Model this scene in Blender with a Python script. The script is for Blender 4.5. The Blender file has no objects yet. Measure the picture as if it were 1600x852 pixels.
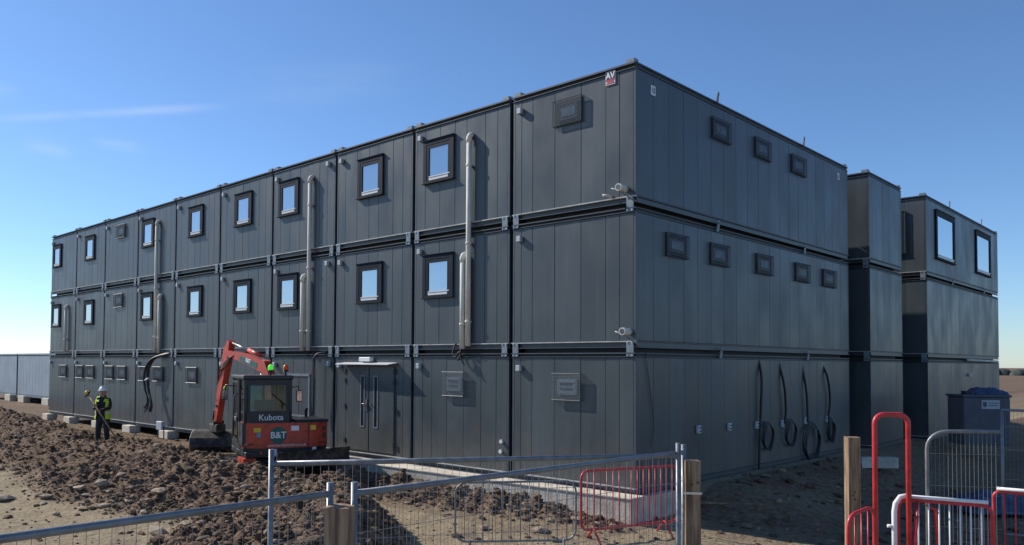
import bpy, bmesh, math, random
from mathutils import Vector, Matrix, noise, Euler
R = math.radians
random.seed(7)
scene = bpy.context.scene
COL = scene.collection

# ------------------------------------------------------------ camera
cam_d = bpy.data.cameras.new('camera')
cam = bpy.data.objects.new('camera', cam_d)
COL.objects.link(cam)
scene.camera = cam
PITCH, ROLL, YAW = 0.03112, 0.0069, -0.78749
fw = Vector((math.sin(YAW)*math.cos(PITCH), math.cos(YAW)*math.cos(PITCH), math.sin(PITCH)))
r0 = Vector((math.cos(YAW), -math.sin(YAW), 0))
u0 = r0.cross(fw)
rr = math.cos(ROLL)*r0 + math.sin(ROLL)*u0
uu = -math.sin(ROLL)*r0 + math.cos(ROLL)*u0
M = Matrix((rr, uu, -fw)).transposed().to_4x4()
M.translation = Vector((7.776, -12.508, 2.211))
cam.matrix_world = M
cam_d.sensor_fit = 'HORIZONTAL'
cam_d.sensor_width = 36.0
cam_d.lens = 1245.8/1600*36
cam_d.shift_x = 100/1600
cam_d.shift_y = 103.2/1600
cam_d.clip_start = 0.1
cam_d.clip_end = 9000

# ------------------------------------------------------------ world, sun, exposure
SUN_DIR = Vector((-1.0, -0.30, 0.72)).normalized()      # towards the sun
elev = math.asin(SUN_DIR.z)
az = math.atan2(SUN_DIR.x, SUN_DIR.y)
world = bpy.data.worlds.new('World')
scene.world = world
world.use_nodes = True
wn = world.node_tree
bgn = wn.nodes['Background']
sky = wn.nodes.new('ShaderNodeTexSky')
sky.sky_type = 'NISHITA'
sky.sun_disc = False
sky.sun_elevation = elev
sky.sun_rotation = az
sky.altitude = 0
sky.air_density = 0.92
sky.dust_density = 0.15
sky.ozone_density = 7.5
# thin cirrus streaks high on the left, as a band of noise along an arc of the sky
tc = wn.nodes.new('ShaderNodeTexCoord')
def wm(op, a, b=None, c=None):
    n = wn.nodes.new('ShaderNodeMath'); n.operation = op
    for k, v in enumerate((a, b, c)):
        if v is None: continue
        if isinstance(v, (int, float)): n.inputs[k].default_value = v
        else: wn.links.new(v, n.inputs[k])
    return n.outputs[0]
def wdot(v):
    n = wn.nodes.new('ShaderNodeVectorMath'); n.operation = 'DOT_PRODUCT'
    wn.links.new(tc.outputs['Generated'], n.inputs[0]); n.inputs[1].default_value = v
    return n.outputs['Value']
def wray(u, v): return (fw + rr*(u-700)/1245.8 + uu*(529.2-v)/1245.8).normalized()
mpn = wn.nodes.new('ShaderNodeMapping'); mpn.inputs['Scale'].default_value = (5, 5, 32)
wn.links.new(tc.outputs['Generated'], mpn.inputs[0])
cn = wn.nodes.new('ShaderNodeTexNoise'); cn.inputs['Scale'].default_value = 1.6; cn.inputs['Detail'].default_value = 6
wn.links.new(mpn.outputs[0], cn.inputs['Vector'])
cloud = None
for (ua, va, ub, vb, thick, strength) in ((10, 185, 330, 168, 0.0045, 0.22), (150, 222, 225, 234, 0.006, 0.16), (40, 225, 110, 240, 0.008, 0.12), (-200, 150, 14, 142, 0.008, 0.16), (380, 140, 620, 120, 0.02, 0.07)):
    a_, b_ = wray(ua, va), wray(ub, vb)
    c_ = (a_+b_).normalized(); t_ = (b_-a_).normalized(); n_ = c_.cross(t_).normalized()
    half = (b_-a_).length/2
    av = wm('MULTIPLY', wdot(n_), 1/thick); gv_ = wm('EXPONENT', wm('MULTIPLY', wm('MULTIPLY', av, av), -1.0))
    tu = wm('MULTIPLY', wdot(t_), 1/half); gu = wm('EXPONENT', wm('MULTIPLY', wm('POWER', wm('ABSOLUTE', tu), 4.0), -1.0))
    fr_ = wm('GREATER_THAN', wdot(c_), 0.2)
    e_ = wm('MULTIPLY', wm('MULTIPLY', wm('MULTIPLY', gv_, gu), fr_), strength)
    cloud = e_ if cloud is None else wm('ADD', cloud, e_)
nr = wn.nodes.new('ShaderNodeMapRange'); nr.inputs['From Min'].default_value = 0.35; nr.inputs['From Max'].default_value = 0.65
nr.inputs['To Min'].default_value = 0.25
wn.links.new(cn.outputs[0], nr.inputs[0])
cloud = wm('MULTIPLY', cloud, nr.outputs[0])
cmx = wn.nodes.new('ShaderNodeMix'); cmx.data_type = 'RGBA'
wn.links.new(cloud, cmx.inputs['Factor']); wn.links.new(sky.outputs[0], cmx.inputs['A'])
cmx.inputs['B'].default_value = (6.0, 6.4, 6.8, 1)
wn.links.new(cmx.outputs['Result'], bgn.inputs[0])
bgn.inputs[1].default_value = 0.15
sun_d = bpy.data.lights.new('sun', 'SUN')
sun_d.energy = 5.0
sun_d.angle = R(0.5)
sun_d.color = (1.0, 0.95, 0.87)
sun = bpy.data.objects.new('sun', sun_d)
COL.objects.link(sun)
sun.rotation_euler = SUN_DIR.to_track_quat('Z', 'Y').to_euler()
scene.view_settings.view_transform = 'Standard'
scene.view_settings.look = 'None'
scene.view_settings.exposure = 0.0
scene.view_settings.gamma = 1.0
scene.cycles.max_bounces = 6

# ------------------------------------------------------------ materials
MATS = {}
def mat(name, col, rough=0.6, metal=0.0, var=0.0, vscale=3.0, bump=0.0, bscale=20.0, spec=0.5, emit=None, coat=0.0,
        stretch=(1, 1, 1), col2=None, vlo=0.35, vhi=0.65, detail=4, rvar=0.0):
    m = bpy.data.materials.new(name)
    m.use_nodes = True
    nt = m.node_tree
    b = nt.nodes['Principled BSDF']
    b.inputs['Base Color'].default_value = (*col, 1)
    b.inputs['Roughness'].default_value = rough
    b.inputs['Metallic'].default_value = metal
    b.inputs['Specular IOR Level'].default_value = spec
    b.inputs['Coat Weight'].default_value = coat
    if emit:
        b.inputs['Emission Color'].default_value = (*emit[0], 1)
        b.inputs['Emission Strength'].default_value = emit[1]
    if var or bump or col2 or rvar:
        geo = nt.nodes.new('ShaderNodeNewGeometry')
        mp = nt.nodes.new('ShaderNodeMapping')
        mp.inputs['Scale'].default_value = stretch
        nt.links.new(geo.outputs['Position'], mp.inputs[0])
        n = nt.nodes.new('ShaderNodeTexNoise')
        n.inputs['Scale'].default_value = vscale
        n.inputs['Detail'].default_value = detail
        nt.links.new(mp.outputs[0], n.inputs['Vector'])
        mr = nt.nodes.new('ShaderNodeMapRange')
        mr.inputs['From Min'].default_value = vlo
        mr.inputs['From Max'].default_value = vhi
        nt.links.new(n.outputs[0], mr.inputs[0])
        if var or col2:
            mx = nt.nodes.new('ShaderNodeMix')
            mx.data_type = 'RGBA'
            mx.inputs['A'].default_value = (*[c*(1-var) for c in col], 1)
            mx.inputs['B'].default_value = (*(col2 or [c*(1+var) for c in col]), 1)
            nt.links.new(mr.outputs[0], mx.inputs['Factor'])
            nt.links.new(mx.outputs['Result'], b.inputs['Base Color'])
        if rvar:
            m2 = nt.nodes.new('ShaderNodeMapRange')
            m2.inputs['To Min'].default_value = rough-rvar
            m2.inputs['To Max'].default_value = rough+rvar
            nt.links.new(mr.outputs[0], m2.inputs[0])
            nt.links.new(m2.outputs[0], b.inputs['Roughness'])
        if bump:
            n2 = nt.nodes.new('ShaderNodeTexNoise')
            n2.inputs['Scale'].default_value = bscale
            n2.inputs['Detail'].default_value = 3
            nt.links.new(mp.outputs[0], n2.inputs['Vector'])
            bp = nt.nodes.new('ShaderNodeBump')
            bp.inputs['Strength'].default_value = 1.0
            bp.inputs['Distance'].default_value = bump
            nt.links.new(n2.outputs[0], bp.inputs['Height'])
            nt.links.new(bp.outputs[0], b.inputs['Normal'])
    MATS[name] = m
    return m

M_CLAD = mat('anthracite_cladding', (0.056, 0.069, 0.076), 0.40, var=0.10, vscale=1.2, bump=0.0028, bscale=1.6,
             stretch=(1, 1, 0.6), spec=0.5, rvar=0.06)
def weather_cladding(m):
    # each panel slightly different, faint rain streaks, mud splashed up from the ground
    nt = m.node_tree; N, L = nt.nodes, nt.links
    b = N['Principled BSDF']
    src = b.inputs['Base Color'].links[0].from_socket
    oi = N.new('ShaderNodeObjectInfo')
    mr = N.new('ShaderNodeMapRange'); mr.inputs['To Min'].default_value = 0.88; mr.inputs['To Max'].default_value = 1.12
    L.new(oi.outputs['Random'], mr.inputs[0])
    vm = N.new('ShaderNodeVectorMath'); vm.operation = 'SCALE'
    L.new(src, vm.inputs[0]); L.new(mr.outputs[0], vm.inputs['Scale'])
    geo = N.new('ShaderNodeNewGeometry')
    mp = N.new('ShaderNodeMapping'); mp.inputs['Scale'].default_value = (9, 9, 0.35)
    L.new(geo.outputs['Position'], mp.inputs[0])
    n = N.new('ShaderNodeTexNoise'); n.inputs['Scale'].default_value = 1.0; n.inputs['Detail'].default_value = 5
    L.new(mp.outputs[0], n.inputs['Vector'])
    r1 = N.new('ShaderNodeMapRange'); r1.inputs['From Min'].default_value = 0.52; r1.inputs['From Max'].default_value = 0.75; r1.inputs['To Max'].default_value = 0.20
    L.new(n.outputs[0], r1.inputs[0])
    x1 = N.new('ShaderNodeMix'); x1.data_type = 'RGBA'; x1.inputs['B'].default_value = (0.13, 0.135, 0.13, 1)
    L.new(r1.outputs[0], x1.inputs['Factor']); L.new(vm.outputs[0], x1.inputs['A'])
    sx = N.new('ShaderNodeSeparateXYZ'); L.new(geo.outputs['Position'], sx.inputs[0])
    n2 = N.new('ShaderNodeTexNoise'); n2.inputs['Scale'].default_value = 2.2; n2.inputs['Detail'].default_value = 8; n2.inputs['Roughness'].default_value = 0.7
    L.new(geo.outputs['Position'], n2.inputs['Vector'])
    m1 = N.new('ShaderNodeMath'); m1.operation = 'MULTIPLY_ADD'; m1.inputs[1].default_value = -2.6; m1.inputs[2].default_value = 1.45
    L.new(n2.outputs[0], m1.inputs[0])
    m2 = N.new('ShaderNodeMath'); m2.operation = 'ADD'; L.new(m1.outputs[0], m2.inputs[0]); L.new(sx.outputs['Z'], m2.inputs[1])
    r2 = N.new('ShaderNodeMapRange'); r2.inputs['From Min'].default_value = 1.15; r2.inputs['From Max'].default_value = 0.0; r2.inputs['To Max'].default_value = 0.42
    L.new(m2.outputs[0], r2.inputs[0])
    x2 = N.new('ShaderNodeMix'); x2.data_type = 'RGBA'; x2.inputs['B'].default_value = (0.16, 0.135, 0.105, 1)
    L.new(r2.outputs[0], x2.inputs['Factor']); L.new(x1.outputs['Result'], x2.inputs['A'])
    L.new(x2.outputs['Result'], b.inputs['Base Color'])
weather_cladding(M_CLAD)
M_FRAME = mat('anthracite_steel', (0.060, 0.072, 0.082), 0.42, var=0.12, vscale=5, bump=0.001, bscale=30, spec=0.5)
M_SHELL = mat('dark_wall_core', (0.03, 0.035, 0.04), 0.7, var=0.1)
M_PLATE = mat('grey_steel_plate', (0.19, 0.23, 0.26), 0.45, var=0.15, vscale=8, spec=0.5)
M_LEDGE = mat('sunlit_ledge_steel', (0.42, 0.43, 0.42), 0.5, var=0.2, vscale=6)  # frame steel made paler, painting in sunlight on the flange tops
M_BOLT = mat('zinc_bolt', (0.6, 0.62, 0.64), 0.3, metal=0.8, var=0.05)
M_WFR = mat('window_frame_dark', (0.012, 0.018, 0.030), 0.6, var=0.08, vscale=9, spec=0.12)
M_WHITE = mat('white_plastic', (0.72, 0.72, 0.7), 0.4, var=0.05, vscale=6)
M_BOXP = mat('pale_grey_plastic', (0.42, 0.46, 0.49), 0.5, var=0.06, vscale=6)
M_PIPE = mat('cream_grey_pvc', (0.66, 0.63, 0.55), 0.8, var=0.08, vscale=4)
M_CAGE = mat('galvanised_guard', (0.20, 0.21, 0.21), 0.4, metal=0.5, var=0.1, vscale=12)
M_CAGED = mat('dark_guard_wire', (0.10, 0.11, 0.115), 0.45, metal=0.3, var=0.1, vscale=12)
M_VENTG = mat('vent_glass', (0.10, 0.14, 0.18), 0.12, var=0.2, vscale=6)
M_VENTP = mat('pale_vent_glass', (0.20, 0.26, 0.32), 0.2, var=0.25, vscale=6)
M_BLACK = mat('black_rubber', (0.018, 0.018, 0.02), 0.55, var=0.2, vscale=10)
M_BLKP = mat('black_paint', (0.02, 0.021, 0.024), 0.4, var=0.35, vscale=7, bump=0.0015, bscale=25, rvar=0.12)
M_CONC = mat('grey_concrete', (0.52, 0.47, 0.39), 0.9, var=0.2, vscale=3.5, bump=0.008, bscale=25)
M_CONCT = mat('dusty_concrete_top', (0.64, 0.56, 0.44), 0.92, var=0.14, vscale=3, bump=0.006, bscale=30)
M_PAD = mat('pale_block', (0.66, 0.60, 0.47), 0.9, var=0.12, vscale=6, bump=0.005, bscale=40)
M_GALV = mat('galvanised_tube', (0.19, 0.20, 0.215), 0.42, metal=0.25, var=0.18, vscale=14, rvar=0.1)
M_WIRE = mat('galvanised_wire', (0.24, 0.25, 0.26), 0.4, metal=0.3, var=0.1, vscale=8)
M_RED = mat('red_barrier_paint', (0.55, 0.035, 0.04), 0.38, var=0.18, vscale=9, rvar=0.08)
M_RWHITE = mat('white_barrier_paint', (0.78, 0.77, 0.76), 0.4, var=0.06, vscale=9)
M_ORED = mat('orange_red_paint', (0.50, 0.055, 0.03), 0.36, var=0.22, vscale=5, rvar=0.12, bump=0.001, bscale=20)
M_GREEN = mat('dark_green_decal', (0.012, 0.11, 0.085), 0.5, var=0.04)
M_DECW = mat('white_decal', (0.8, 0.8, 0.8), 0.5, var=0.02)
M_DECY = mat('yellow_decal', (0.75, 0.5, 0.03), 0.5, var=0.05)
M_DECB = mat('blue_decal', (0.15, 0.3, 0.5), 0.5, var=0.05)
M_STEEL = mat('bare_steel', (0.35, 0.34, 0.33), 0.35, metal=0.8, var=0.2, vscale=9)
M_MUDST = mat('muddy_steel', (0.05, 0.045, 0.04), 0.75, var=0.4, vscale=7, bump=0.004, bscale=20, col2=(0.16, 0.12, 0.085), vlo=0.45, vhi=0.75)
M_SKIN = mat('skin', (0.42, 0.22, 0.15), 0.6, var=0.1)
M_HIVIS = mat('hi_vis_fabric', (0.50, 0.68, 0.05), 0.8, var=0.12, vscale=12, bump=0.004, bscale=25)
M_REFL = mat('reflective_tape', (0.62, 0.64, 0.62), 0.4, var=0.05)
M_CLOTH = mat('dark_workwear', (0.018, 0.02, 0.026), 0.9, var=0.25, vscale=15, bump=0.004, bscale=30)
M_HELM = mat('white_helmet', (0.78, 0.78, 0.8), 0.3, var=0.03)
M_BLUE = mat('blue_tarpaulin', (0.035, 0.062, 0.12), 0.5, var=0.3, vscale=8, bump=0.01, bscale=14)
M_TANK = mat('grey_tank_plastic', (0.085, 0.095, 0.115), 0.55, var=0.15, vscale=3)
M_GLOW_G = mat('green_beacon_lens', (0.08, 0.75, 0.05), 0.2, emit=((0.1, 1.0, 0.05), 0.5))
M_GLOW_O = mat('orange_beacon_lens', (0.8, 0.13, 0.03), 0.25, var=0.1)
M_NAVY = mat('navy_print', (0.012, 0.014, 0.07), 0.4, var=0.03)
M_SREDP = mat('red_print', (0.5, 0.03, 0.04), 0.4, var=0.03)
M_STONE = mat('pale_stone', (0.34, 0.26, 0.18), 0.9, var=0.25, vscale=5, bump=0.01, bscale=25)
M_HEDGE = mat('dark_hedge', (0.045, 0.055, 0.05), 0.95, var=0.4, vscale=0.8)
M_FARW = mat('hazed_grey_cladding', (0.30, 0.36, 0.40), 0.7, var=0.08, vscale=1.0)  # distant cladding lightened so its colour carries the haze

M_DARKG = mat('dark_door_glass', (0.008, 0.010, 0.014), 0.35, var=0.2, spec=0.2)
def glass(name, col, rough, refl, tint=(0.9, 0.95, 1.0)):
    m = bpy.data.materials.new(name)
    m.use_nodes = True
    nt = m.node_tree
    b = nt.nodes['Principled BSDF']
    b.inputs['Base Color'].default_value = (*col, 1)
    b.inputs['Roughness'].default_value = 0.25
    g = nt.nodes.new('ShaderNodeBsdfGlossy')
    g.inputs['Color'].default_value = (*tint, 1)
    g.inputs['Roughness'].default_value = rough
    n = nt.nodes.new('ShaderNodeTexNoise')
    n.inputs['Scale'].default_value = 0.9
    bp = nt.nodes.new('ShaderNodeBump')
    bp.inputs['Distance'].default_value = 0.004
    nt.links.new(n.outputs[0], bp.inputs['Height'])
    nt.links.new(bp.outputs[0], g.inputs['Normal'])
    mx = nt.nodes.new('ShaderNodeMixShader')
    mx.inputs[0].default_value = refl
    nt.links.new(b.outputs[0], mx.inputs[1])
    nt.links.new(g.outputs[0], mx.inputs[2])
    nt.links.new(mx.outputs[0], nt.nodes['Material Output'].inputs[0])
    return m
M_GLASS = glass('coated_window_glass', (0.05, 0.08, 0.12), 0.03, 0.42)
M_GLASSR = glass('large_window_glass', (0.08, 0.12, 0.16), 0.03, 0.72)

def cabglass():
    m = bpy.data.materials.new('tinted_cab_glass')
    m.use_nodes = True
    nt = m.node_tree
    nt.nodes.remove(nt.nodes['Principled BSDF'])
    t = nt.nodes.new('ShaderNodeBsdfTransparent')
    t.inputs[0].default_value = (0.62, 0.86, 0.88, 1)
    g = nt.nodes.new('ShaderNodeBsdfGlossy')
    g.inputs['Roughness'].default_value = 0.04
    f = nt.nodes.new('ShaderNodeFresnel')
    f.inputs[0].default_value = 1.5
    ad = nt.nodes.new('ShaderNodeMath'); ad.operation = 'ADD'
    ad.inputs[1].default_value = 0.06
    nt.links.new(f.outputs[0], ad.inputs[0])
    mx = nt.nodes.new('ShaderNodeMixShader')
    nt.links.new(ad.outputs[0], mx.inputs[0])
    nt.links.new(t.outputs[0], mx.inputs[1])
    nt.links.new(g.outputs[0], mx.inputs[2])
    nt.links.new(mx.outputs[0], nt.nodes['Material Output'].inputs[0])
    return m
M_CABG = cabglass()

def wood():
    m = mat('weathered_timber', (0.14, 0.085, 0.05), 0.85, var=0.0, bump=0.004, bscale=9, stretch=(9, 9, 0.7), vscale=3,
            col2=(0.39, 0.27, 0.165), vlo=0.36, vhi=0.66)
    return m
M_WOOD = wood()

def soil():
    m = bpy.data.materials.new('excavated_soil')
    m.use_nodes = True
    nt = m.node_tree
    N, L = nt.nodes, nt.links
    b = N['Principled BSDF']
    b.inputs['Roughness'].default_value = 0.95
    b.inputs['Specular IOR Level'].default_value = 0.15
    geo = N.new('ShaderNodeNewGeometry')
    at = N.new('ShaderNodeAttribute'); at.attribute_name = 'sand'
    def nz(s, d=6, rough=0.6):
        n = N.new('ShaderNodeTexNoise')
        n.inputs['Scale'].default_value = s; n.inputs['Detail'].default_value = d
        n.inputs['Roughness'].default_value = rough
        L.new(geo.outputs['Position'], n.inputs['Vector'])
        return n
    def mix(a, bb, f):
        x = N.new('ShaderNodeMix'); x.data_type = 'RGBA'
        if isinstance(a, tuple): x.inputs['A'].default_value = (*a, 1)
        else: L.new(a, x.inputs['A'])
        if isinstance(bb, tuple): x.inputs['B'].default_value = (*bb, 1)
        else: L.new(bb, x.inputs['B'])
        L.new(f, x.inputs['Factor'])
        return x.outputs['Result']
    def rng(o, lo, hi):
        r = N.new('ShaderNodeMapRange')
        r.inputs['From Min'].default_value = lo; r.inputs['From Max'].default_value = hi
        L.new(o, r.inputs[0])
        return r.outputs[0]
    n1 = nz(1.1); n2 = nz(9); n3 = nz(40, 3)
    dark = mix((0.10, 0.065, 0.042), (0.25, 0.17, 0.11), rng(n2.outputs[0], 0.35, 0.68))
    dark = mix(dark, (0.25, 0.17, 0.115), rng(n1.outputs[0], 0.56, 0.72))
    sandc = mix((0.26, 0.20, 0.12), (0.40, 0.32, 0.205), rng(n2.outputs[0], 0.3, 0.7))
    sandc = mix(sandc, (0.20, 0.155, 0.11), rng(n1.outputs[0], 0.54, 0.7))
    col = mix(dark, sandc, at.outputs['Fac'])
    spk = mix(col, (0.46, 0.40, 0.32), rng(n3.outputs[0], 0.68, 0.74))
    L.new(spk, b.inputs['Base Color'])
    bp = N.new('ShaderNodeBump'); bp.inputs['Distance'].default_value = 0.05
    L.new(n2.outputs[0], bp.inputs['Height'])
    bp2 = N.new('ShaderNodeBump'); bp2.inputs['Distance'].default_value = 0.015
    L.new(n3.outputs[0], bp2.inputs['Height'])
    L.new(bp.outputs[0], bp2.inputs['Normal'])
    L.new(bp2.outputs[0], b.inputs['Normal'])
    return m
M_SOIL = soil()

# ------------------------------------------------------------ helpers
def link(o, parent=None):
    COL.objects.link(o)
    if parent is not None:
        o.parent = parent
    return o
def empty(name, loc, rz=0.0):
    o = bpy.data.objects.new(name, None)
    o.empty_display_size = 0.3
    o.location = loc
    o.rotation_euler = (0, 0, rz)
    return link(o)
def tag(o, label=None, cat=None, group=None, kind=None):
    if label: o['label'] = label
    if cat: o['category'] = cat
    if group: o['group'] = group
    if kind: o['kind'] = kind
    return o
class MB:
    def __init__(s):
        s.v = []; s.f = []; s.m = []; s.mi = 0; s.sm = []
    def add(s, vs, fs, smooth=False, T=None):
        k = len(s.v)
        if T is not None: vs = [T @ Vector(v) for v in vs]
        s.v += [tuple(v) for v in vs]
        for f in fs:
            s.f.append([i+k for i in f]); s.m.append(s.mi); s.sm.append(smooth)
        return s
    def box(s, x0, x1, y0, y1, z0, z1, T=None):
        vs = [(x0,y0,z0),(x1,y0,z0),(x1,y1,z0),(x0,y1,z0),(x0,y0,z1),(x1,y0,z1),(x1,y1,z1),(x0,y1,z1)]
        return s.add(vs, [(0,3,2,1),(4,5,6,7),(0,1,5,4),(1,2,6,5),(2,3,7,6),(3,0,4,7)], T=T)
    def cbox(s, x0, x1, y0, y1, z0, z1, c=0.01, T=None):      # box with chamfered edges
        bm = bmesh.new()
        bmesh.ops.create_cube(bm, size=1)
        for v in bm.verts:
            v.co = Vector(((x0+x1)/2+v.co.x*(x1-x0), (y0+y1)/2+v.co.y*(y1-y0), (z0+z1)/2+v.co.z*(z1-z0)))
        bmesh.ops.bevel(bm, geom=bm.edges[:], offset=c, segments=1 if c < 0.02 else 3, affect='EDGES', profile=0.6)
        bm.verts.index_update()
        s.add([v.co[:] for v in bm.verts], [[v.index for v in f.verts] for f in bm.faces], T=T)
        bm.free()
        return s
    def tube(s, pts, r, n=8, closed=False, caps=True, T=None):
        pts = [Vector(p) for p in pts]
        m = len(pts)
        rs = r if isinstance(r, (list, tuple)) else [r]*m
        up = None
        vs = []
        for i, p in enumerate(pts):
            a = pts[(i-1) % m] if (closed or i > 0) else p
            b = pts[(i+1) % m] if (closed or i < m-1) else p
            t = (b-a)
            t = t.normalized() if t.length > 1e-9 else Vector((0,0,1))
            if up is None:
                up = Vector((0,0,1)) if abs(t.z) < 0.9 else Vector((1,0,0))
            x = up.cross(t)
            if x.length < 1e-6: x = Vector((1,0,0)).cross(t)
            x.normalize(); y = t.cross(x).normalized(); up = y
            for k in range(n):
                q = 2*math.pi*k/n
                vs.append(p + x*math.cos(q)*rs[i] + y*math.sin(q)*rs[i])
        fs = []
        for i in range(m if closed else m-1):
            j = (i+1) % m
            for k in range(n):
                k2 = (k+1) % n
                fs.append((i*n+k, i*n+k2, j*n+k2, j*n+k))
        s.add(vs, fs, smooth=n > 5, T=T)
        if caps and not closed:
            k = len(s.v)-len(vs)
            s.f.append([k+q for q in range(n)][::-1]); s.m.append(s.mi); s.sm.append(False)
            s.f.append([k+(m-1)*n+q for q in range(n)]); s.m.append(s.mi); s.sm.append(False)
        return s
    def cyl(s, p, q, r, n=16, r2=None):
        return s.tube([p, q], [r, r if r2 is None else r2], n)
    def prism(s, poly, y0, y1, T=None, axis='y'):              # poly of (x,z) extruded along y
        n = len(poly)
        if axis == 'y':
            vs = [(a, y0, b) for a, b in poly]+[(a, y1, b) for a, b in poly]
        elif axis == 'z':
            vs = [(a, b, y0) for a, b in poly]+[(a, b, y1) for a, b in poly]
        else:
            vs = [(y0, a, b) for a, b in poly]+[(y1, a, b) for a, b in poly]
        fs = [list(range(n)), list(range(2*n-1, n-1, -1))]+[(i, i+n, (i+1) % n+n, (i+1) % n) for i in range(n)]
        return s.add(vs, fs, T=T)
    def sphere(s, c, r, n=12, m=8, zs=1.0, T=None):
        vs = []; fs = []
        for j in range(m+1):
            th = math.pi*j/m
            for i in range(n):
                ph = 2*math.pi*i/n
                vs.append((c[0]+r*math.sin(th)*math.cos(ph), c[1]+r*math.sin(th)*math.sin(ph), c[2]+r*zs*math.cos(th)))
        for j in range(m):
            for i in range(n):
                fs.append((j*n+i, (j+1)*n+i, (j+1)*n+(i+1) % n, j*n+(i+1) % n))
        return s.add(vs, fs, smooth=True, T=T)
    def mesh(s, name, mats):
        me = bpy.data.meshes.new(name)
        me.from_pydata(s.v, [], s.f)
        for m_ in (mats if isinstance(mats, (list, tuple)) else [mats]): me.materials.append(m_)
        me.polygons.foreach_set('material_index', s.m)
        me.polygons.foreach_set('use_smooth', s.sm)
        bm = bmesh.new(); bm.from_mesh(me)
        bmesh.ops.recalc_face_normals(bm, faces=bm.faces[:])
        bm.to_mesh(me); bm.free()
        return me
    def build(s, name, mats, parent=None, loc=None):
        o = bpy.data.objects.new(name, s.mesh(name, mats))
        if loc is not None: o.location = loc
        return link(o, parent)
def inst(name, me, parent, loc=(0, 0, 0), rot=(0, 0, 0)):
    o = bpy.data.objects.new(name, me)
    o.location = loc; o.rotation_euler = rot
    return link(o, parent)
def text_mesh(body, size, m, ext=0.002, bold=0.0, align='CENTER'):
    cu = bpy.data.curves.new('lettering', 'FONT')
    cu.body = body; cu.size = size; cu.extrude = ext; cu.align_x = align; cu.align_y = 'CENTER'
    cu.offset = bold
    cu.resolution_u = 3
    o = bpy.data.objects.new('lettering_curve', cu)
    COL.objects.link(o)
    bpy.context.view_layer.update()
    me = bpy.data.meshes.new_from_object(o.evaluated_get(bpy.context.evaluated_depsgraph_get()))
    bpy.data.objects.remove(o)
    bpy.data.curves.remove(cu)
    me.materials.clear(); me.materials.append(m)
    return me
def arc(c, r, a0, a1, n, plane='xz'):
    out = []
    for i in range(n+1):
        a = R(a0+(a1-a0)*i/n)
        u, v = r*math.cos(a), r*math.sin(a)
        out.append((c[0]+u, c[1], c[2]+v) if plane == 'xz' else ((c[0]+u, c[1]+v, c[2]) if plane == 'xy' else (c[0], c[1]+u, c[2]+v)))
    return out

# ------------------------------------------------------------ ground
def sst(a, b, t):
    t = max(0.0, min(1.0, (t-a)/(b-a)))
    return t*t*(3-2*t)
SPINES = [
    ([(-60,-4.2,1.1),(-40,-3.8,0.95),(-28,-3.5,0.68),(-24,-3.5,0.38),(-21,-3.4,0.20),(-18,-3.4,0.07),(-15.2,-3.8,0.05),(-12.3,-3.3,0.08),(-9,-3.9,0.10),(-6.8,-3.6,0.06),(-5.0,-3.5,-0.02)], 0.62, 0.22, 0.5, 0.22),
    ([(-6.8,-3.9,0.10),(-4.3,-3.5,0.10),(-2.6,-4.3,0.20),(-0.9,-5.8,0.24),(0.5,-7.2,0.20)], 0.95, 0.27, 0.95, 0.27),
    ([(-6.0,-1.50,-0.12),(-3.5,-1.22,-0.19),(-1.0,-0.98,-0.30),(0.1,-0.9,-0.42)], 0.5, 0.5, 0.6, 0.55),
    ([(-20,-6.9,-0.30),(-16.5,-7.0,-0.40)], 0.4, 0.4, 0.4, 0.4),
]
def ground_parts(x, y):
    base = -0.55
    base -= 0.055*max(0, min(3.4, x))*sst(-6, -2, y)
    if y > -2.4 and x < -6:
        base = base + 0.16*sst(-2.4, -1.2, y)*sst(-9, -12.5, x)
    if y > 0.2:
        base = base + (-0.10-base)*sst(2.6, 0.3, x)*sst(1.0, 2.4, y)*sst(-1.5, -0.2, x)
    mm = -9
    for pts, sxp, sxm, syc, syf in SPINES:
        # slopes: +x side, -x side, far side (+y), near side (-y)
        for (ax, ay, ah), (bx, by, bh) in zip(pts, pts[1:]):
            dx, dy = bx-ax, by-ay
            t = max(0, min(1, ((x-ax)*dx+(y-ay)*dy)/(dx*dx+dy*dy)))
            qx, qy = x-(ax+dx*t), y-(ay+dy*t)
            qx *= sxp if qx > 0 else sxm
            qy *= syc if qy > 0 else syf
            d = math.sqrt(qx*qx+qy*qy+0.004)-0.06
            mm = max(mm, ah+(bh-ah)*t-d)
    if x < -10 and y > -3.6:                       # rough plateau of spoil reaching the cabins on the left
        pl_ = -0.40+0.30*sst(-0.9, -3.4, y)-0.4*sst(-12.5, -10, x)+0.25*sst(-30, -50, x)
        mm = max(mm, pl_) if y < 0.3 else mm
    k = mm-base
    mound = sst(-0.05, 0.15, k)
    if k > 0.08: z = mm
    elif k < -0.08: z = base
    else: z = base+(k+0.08)**2/0.32
    return z, mound, base
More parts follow.
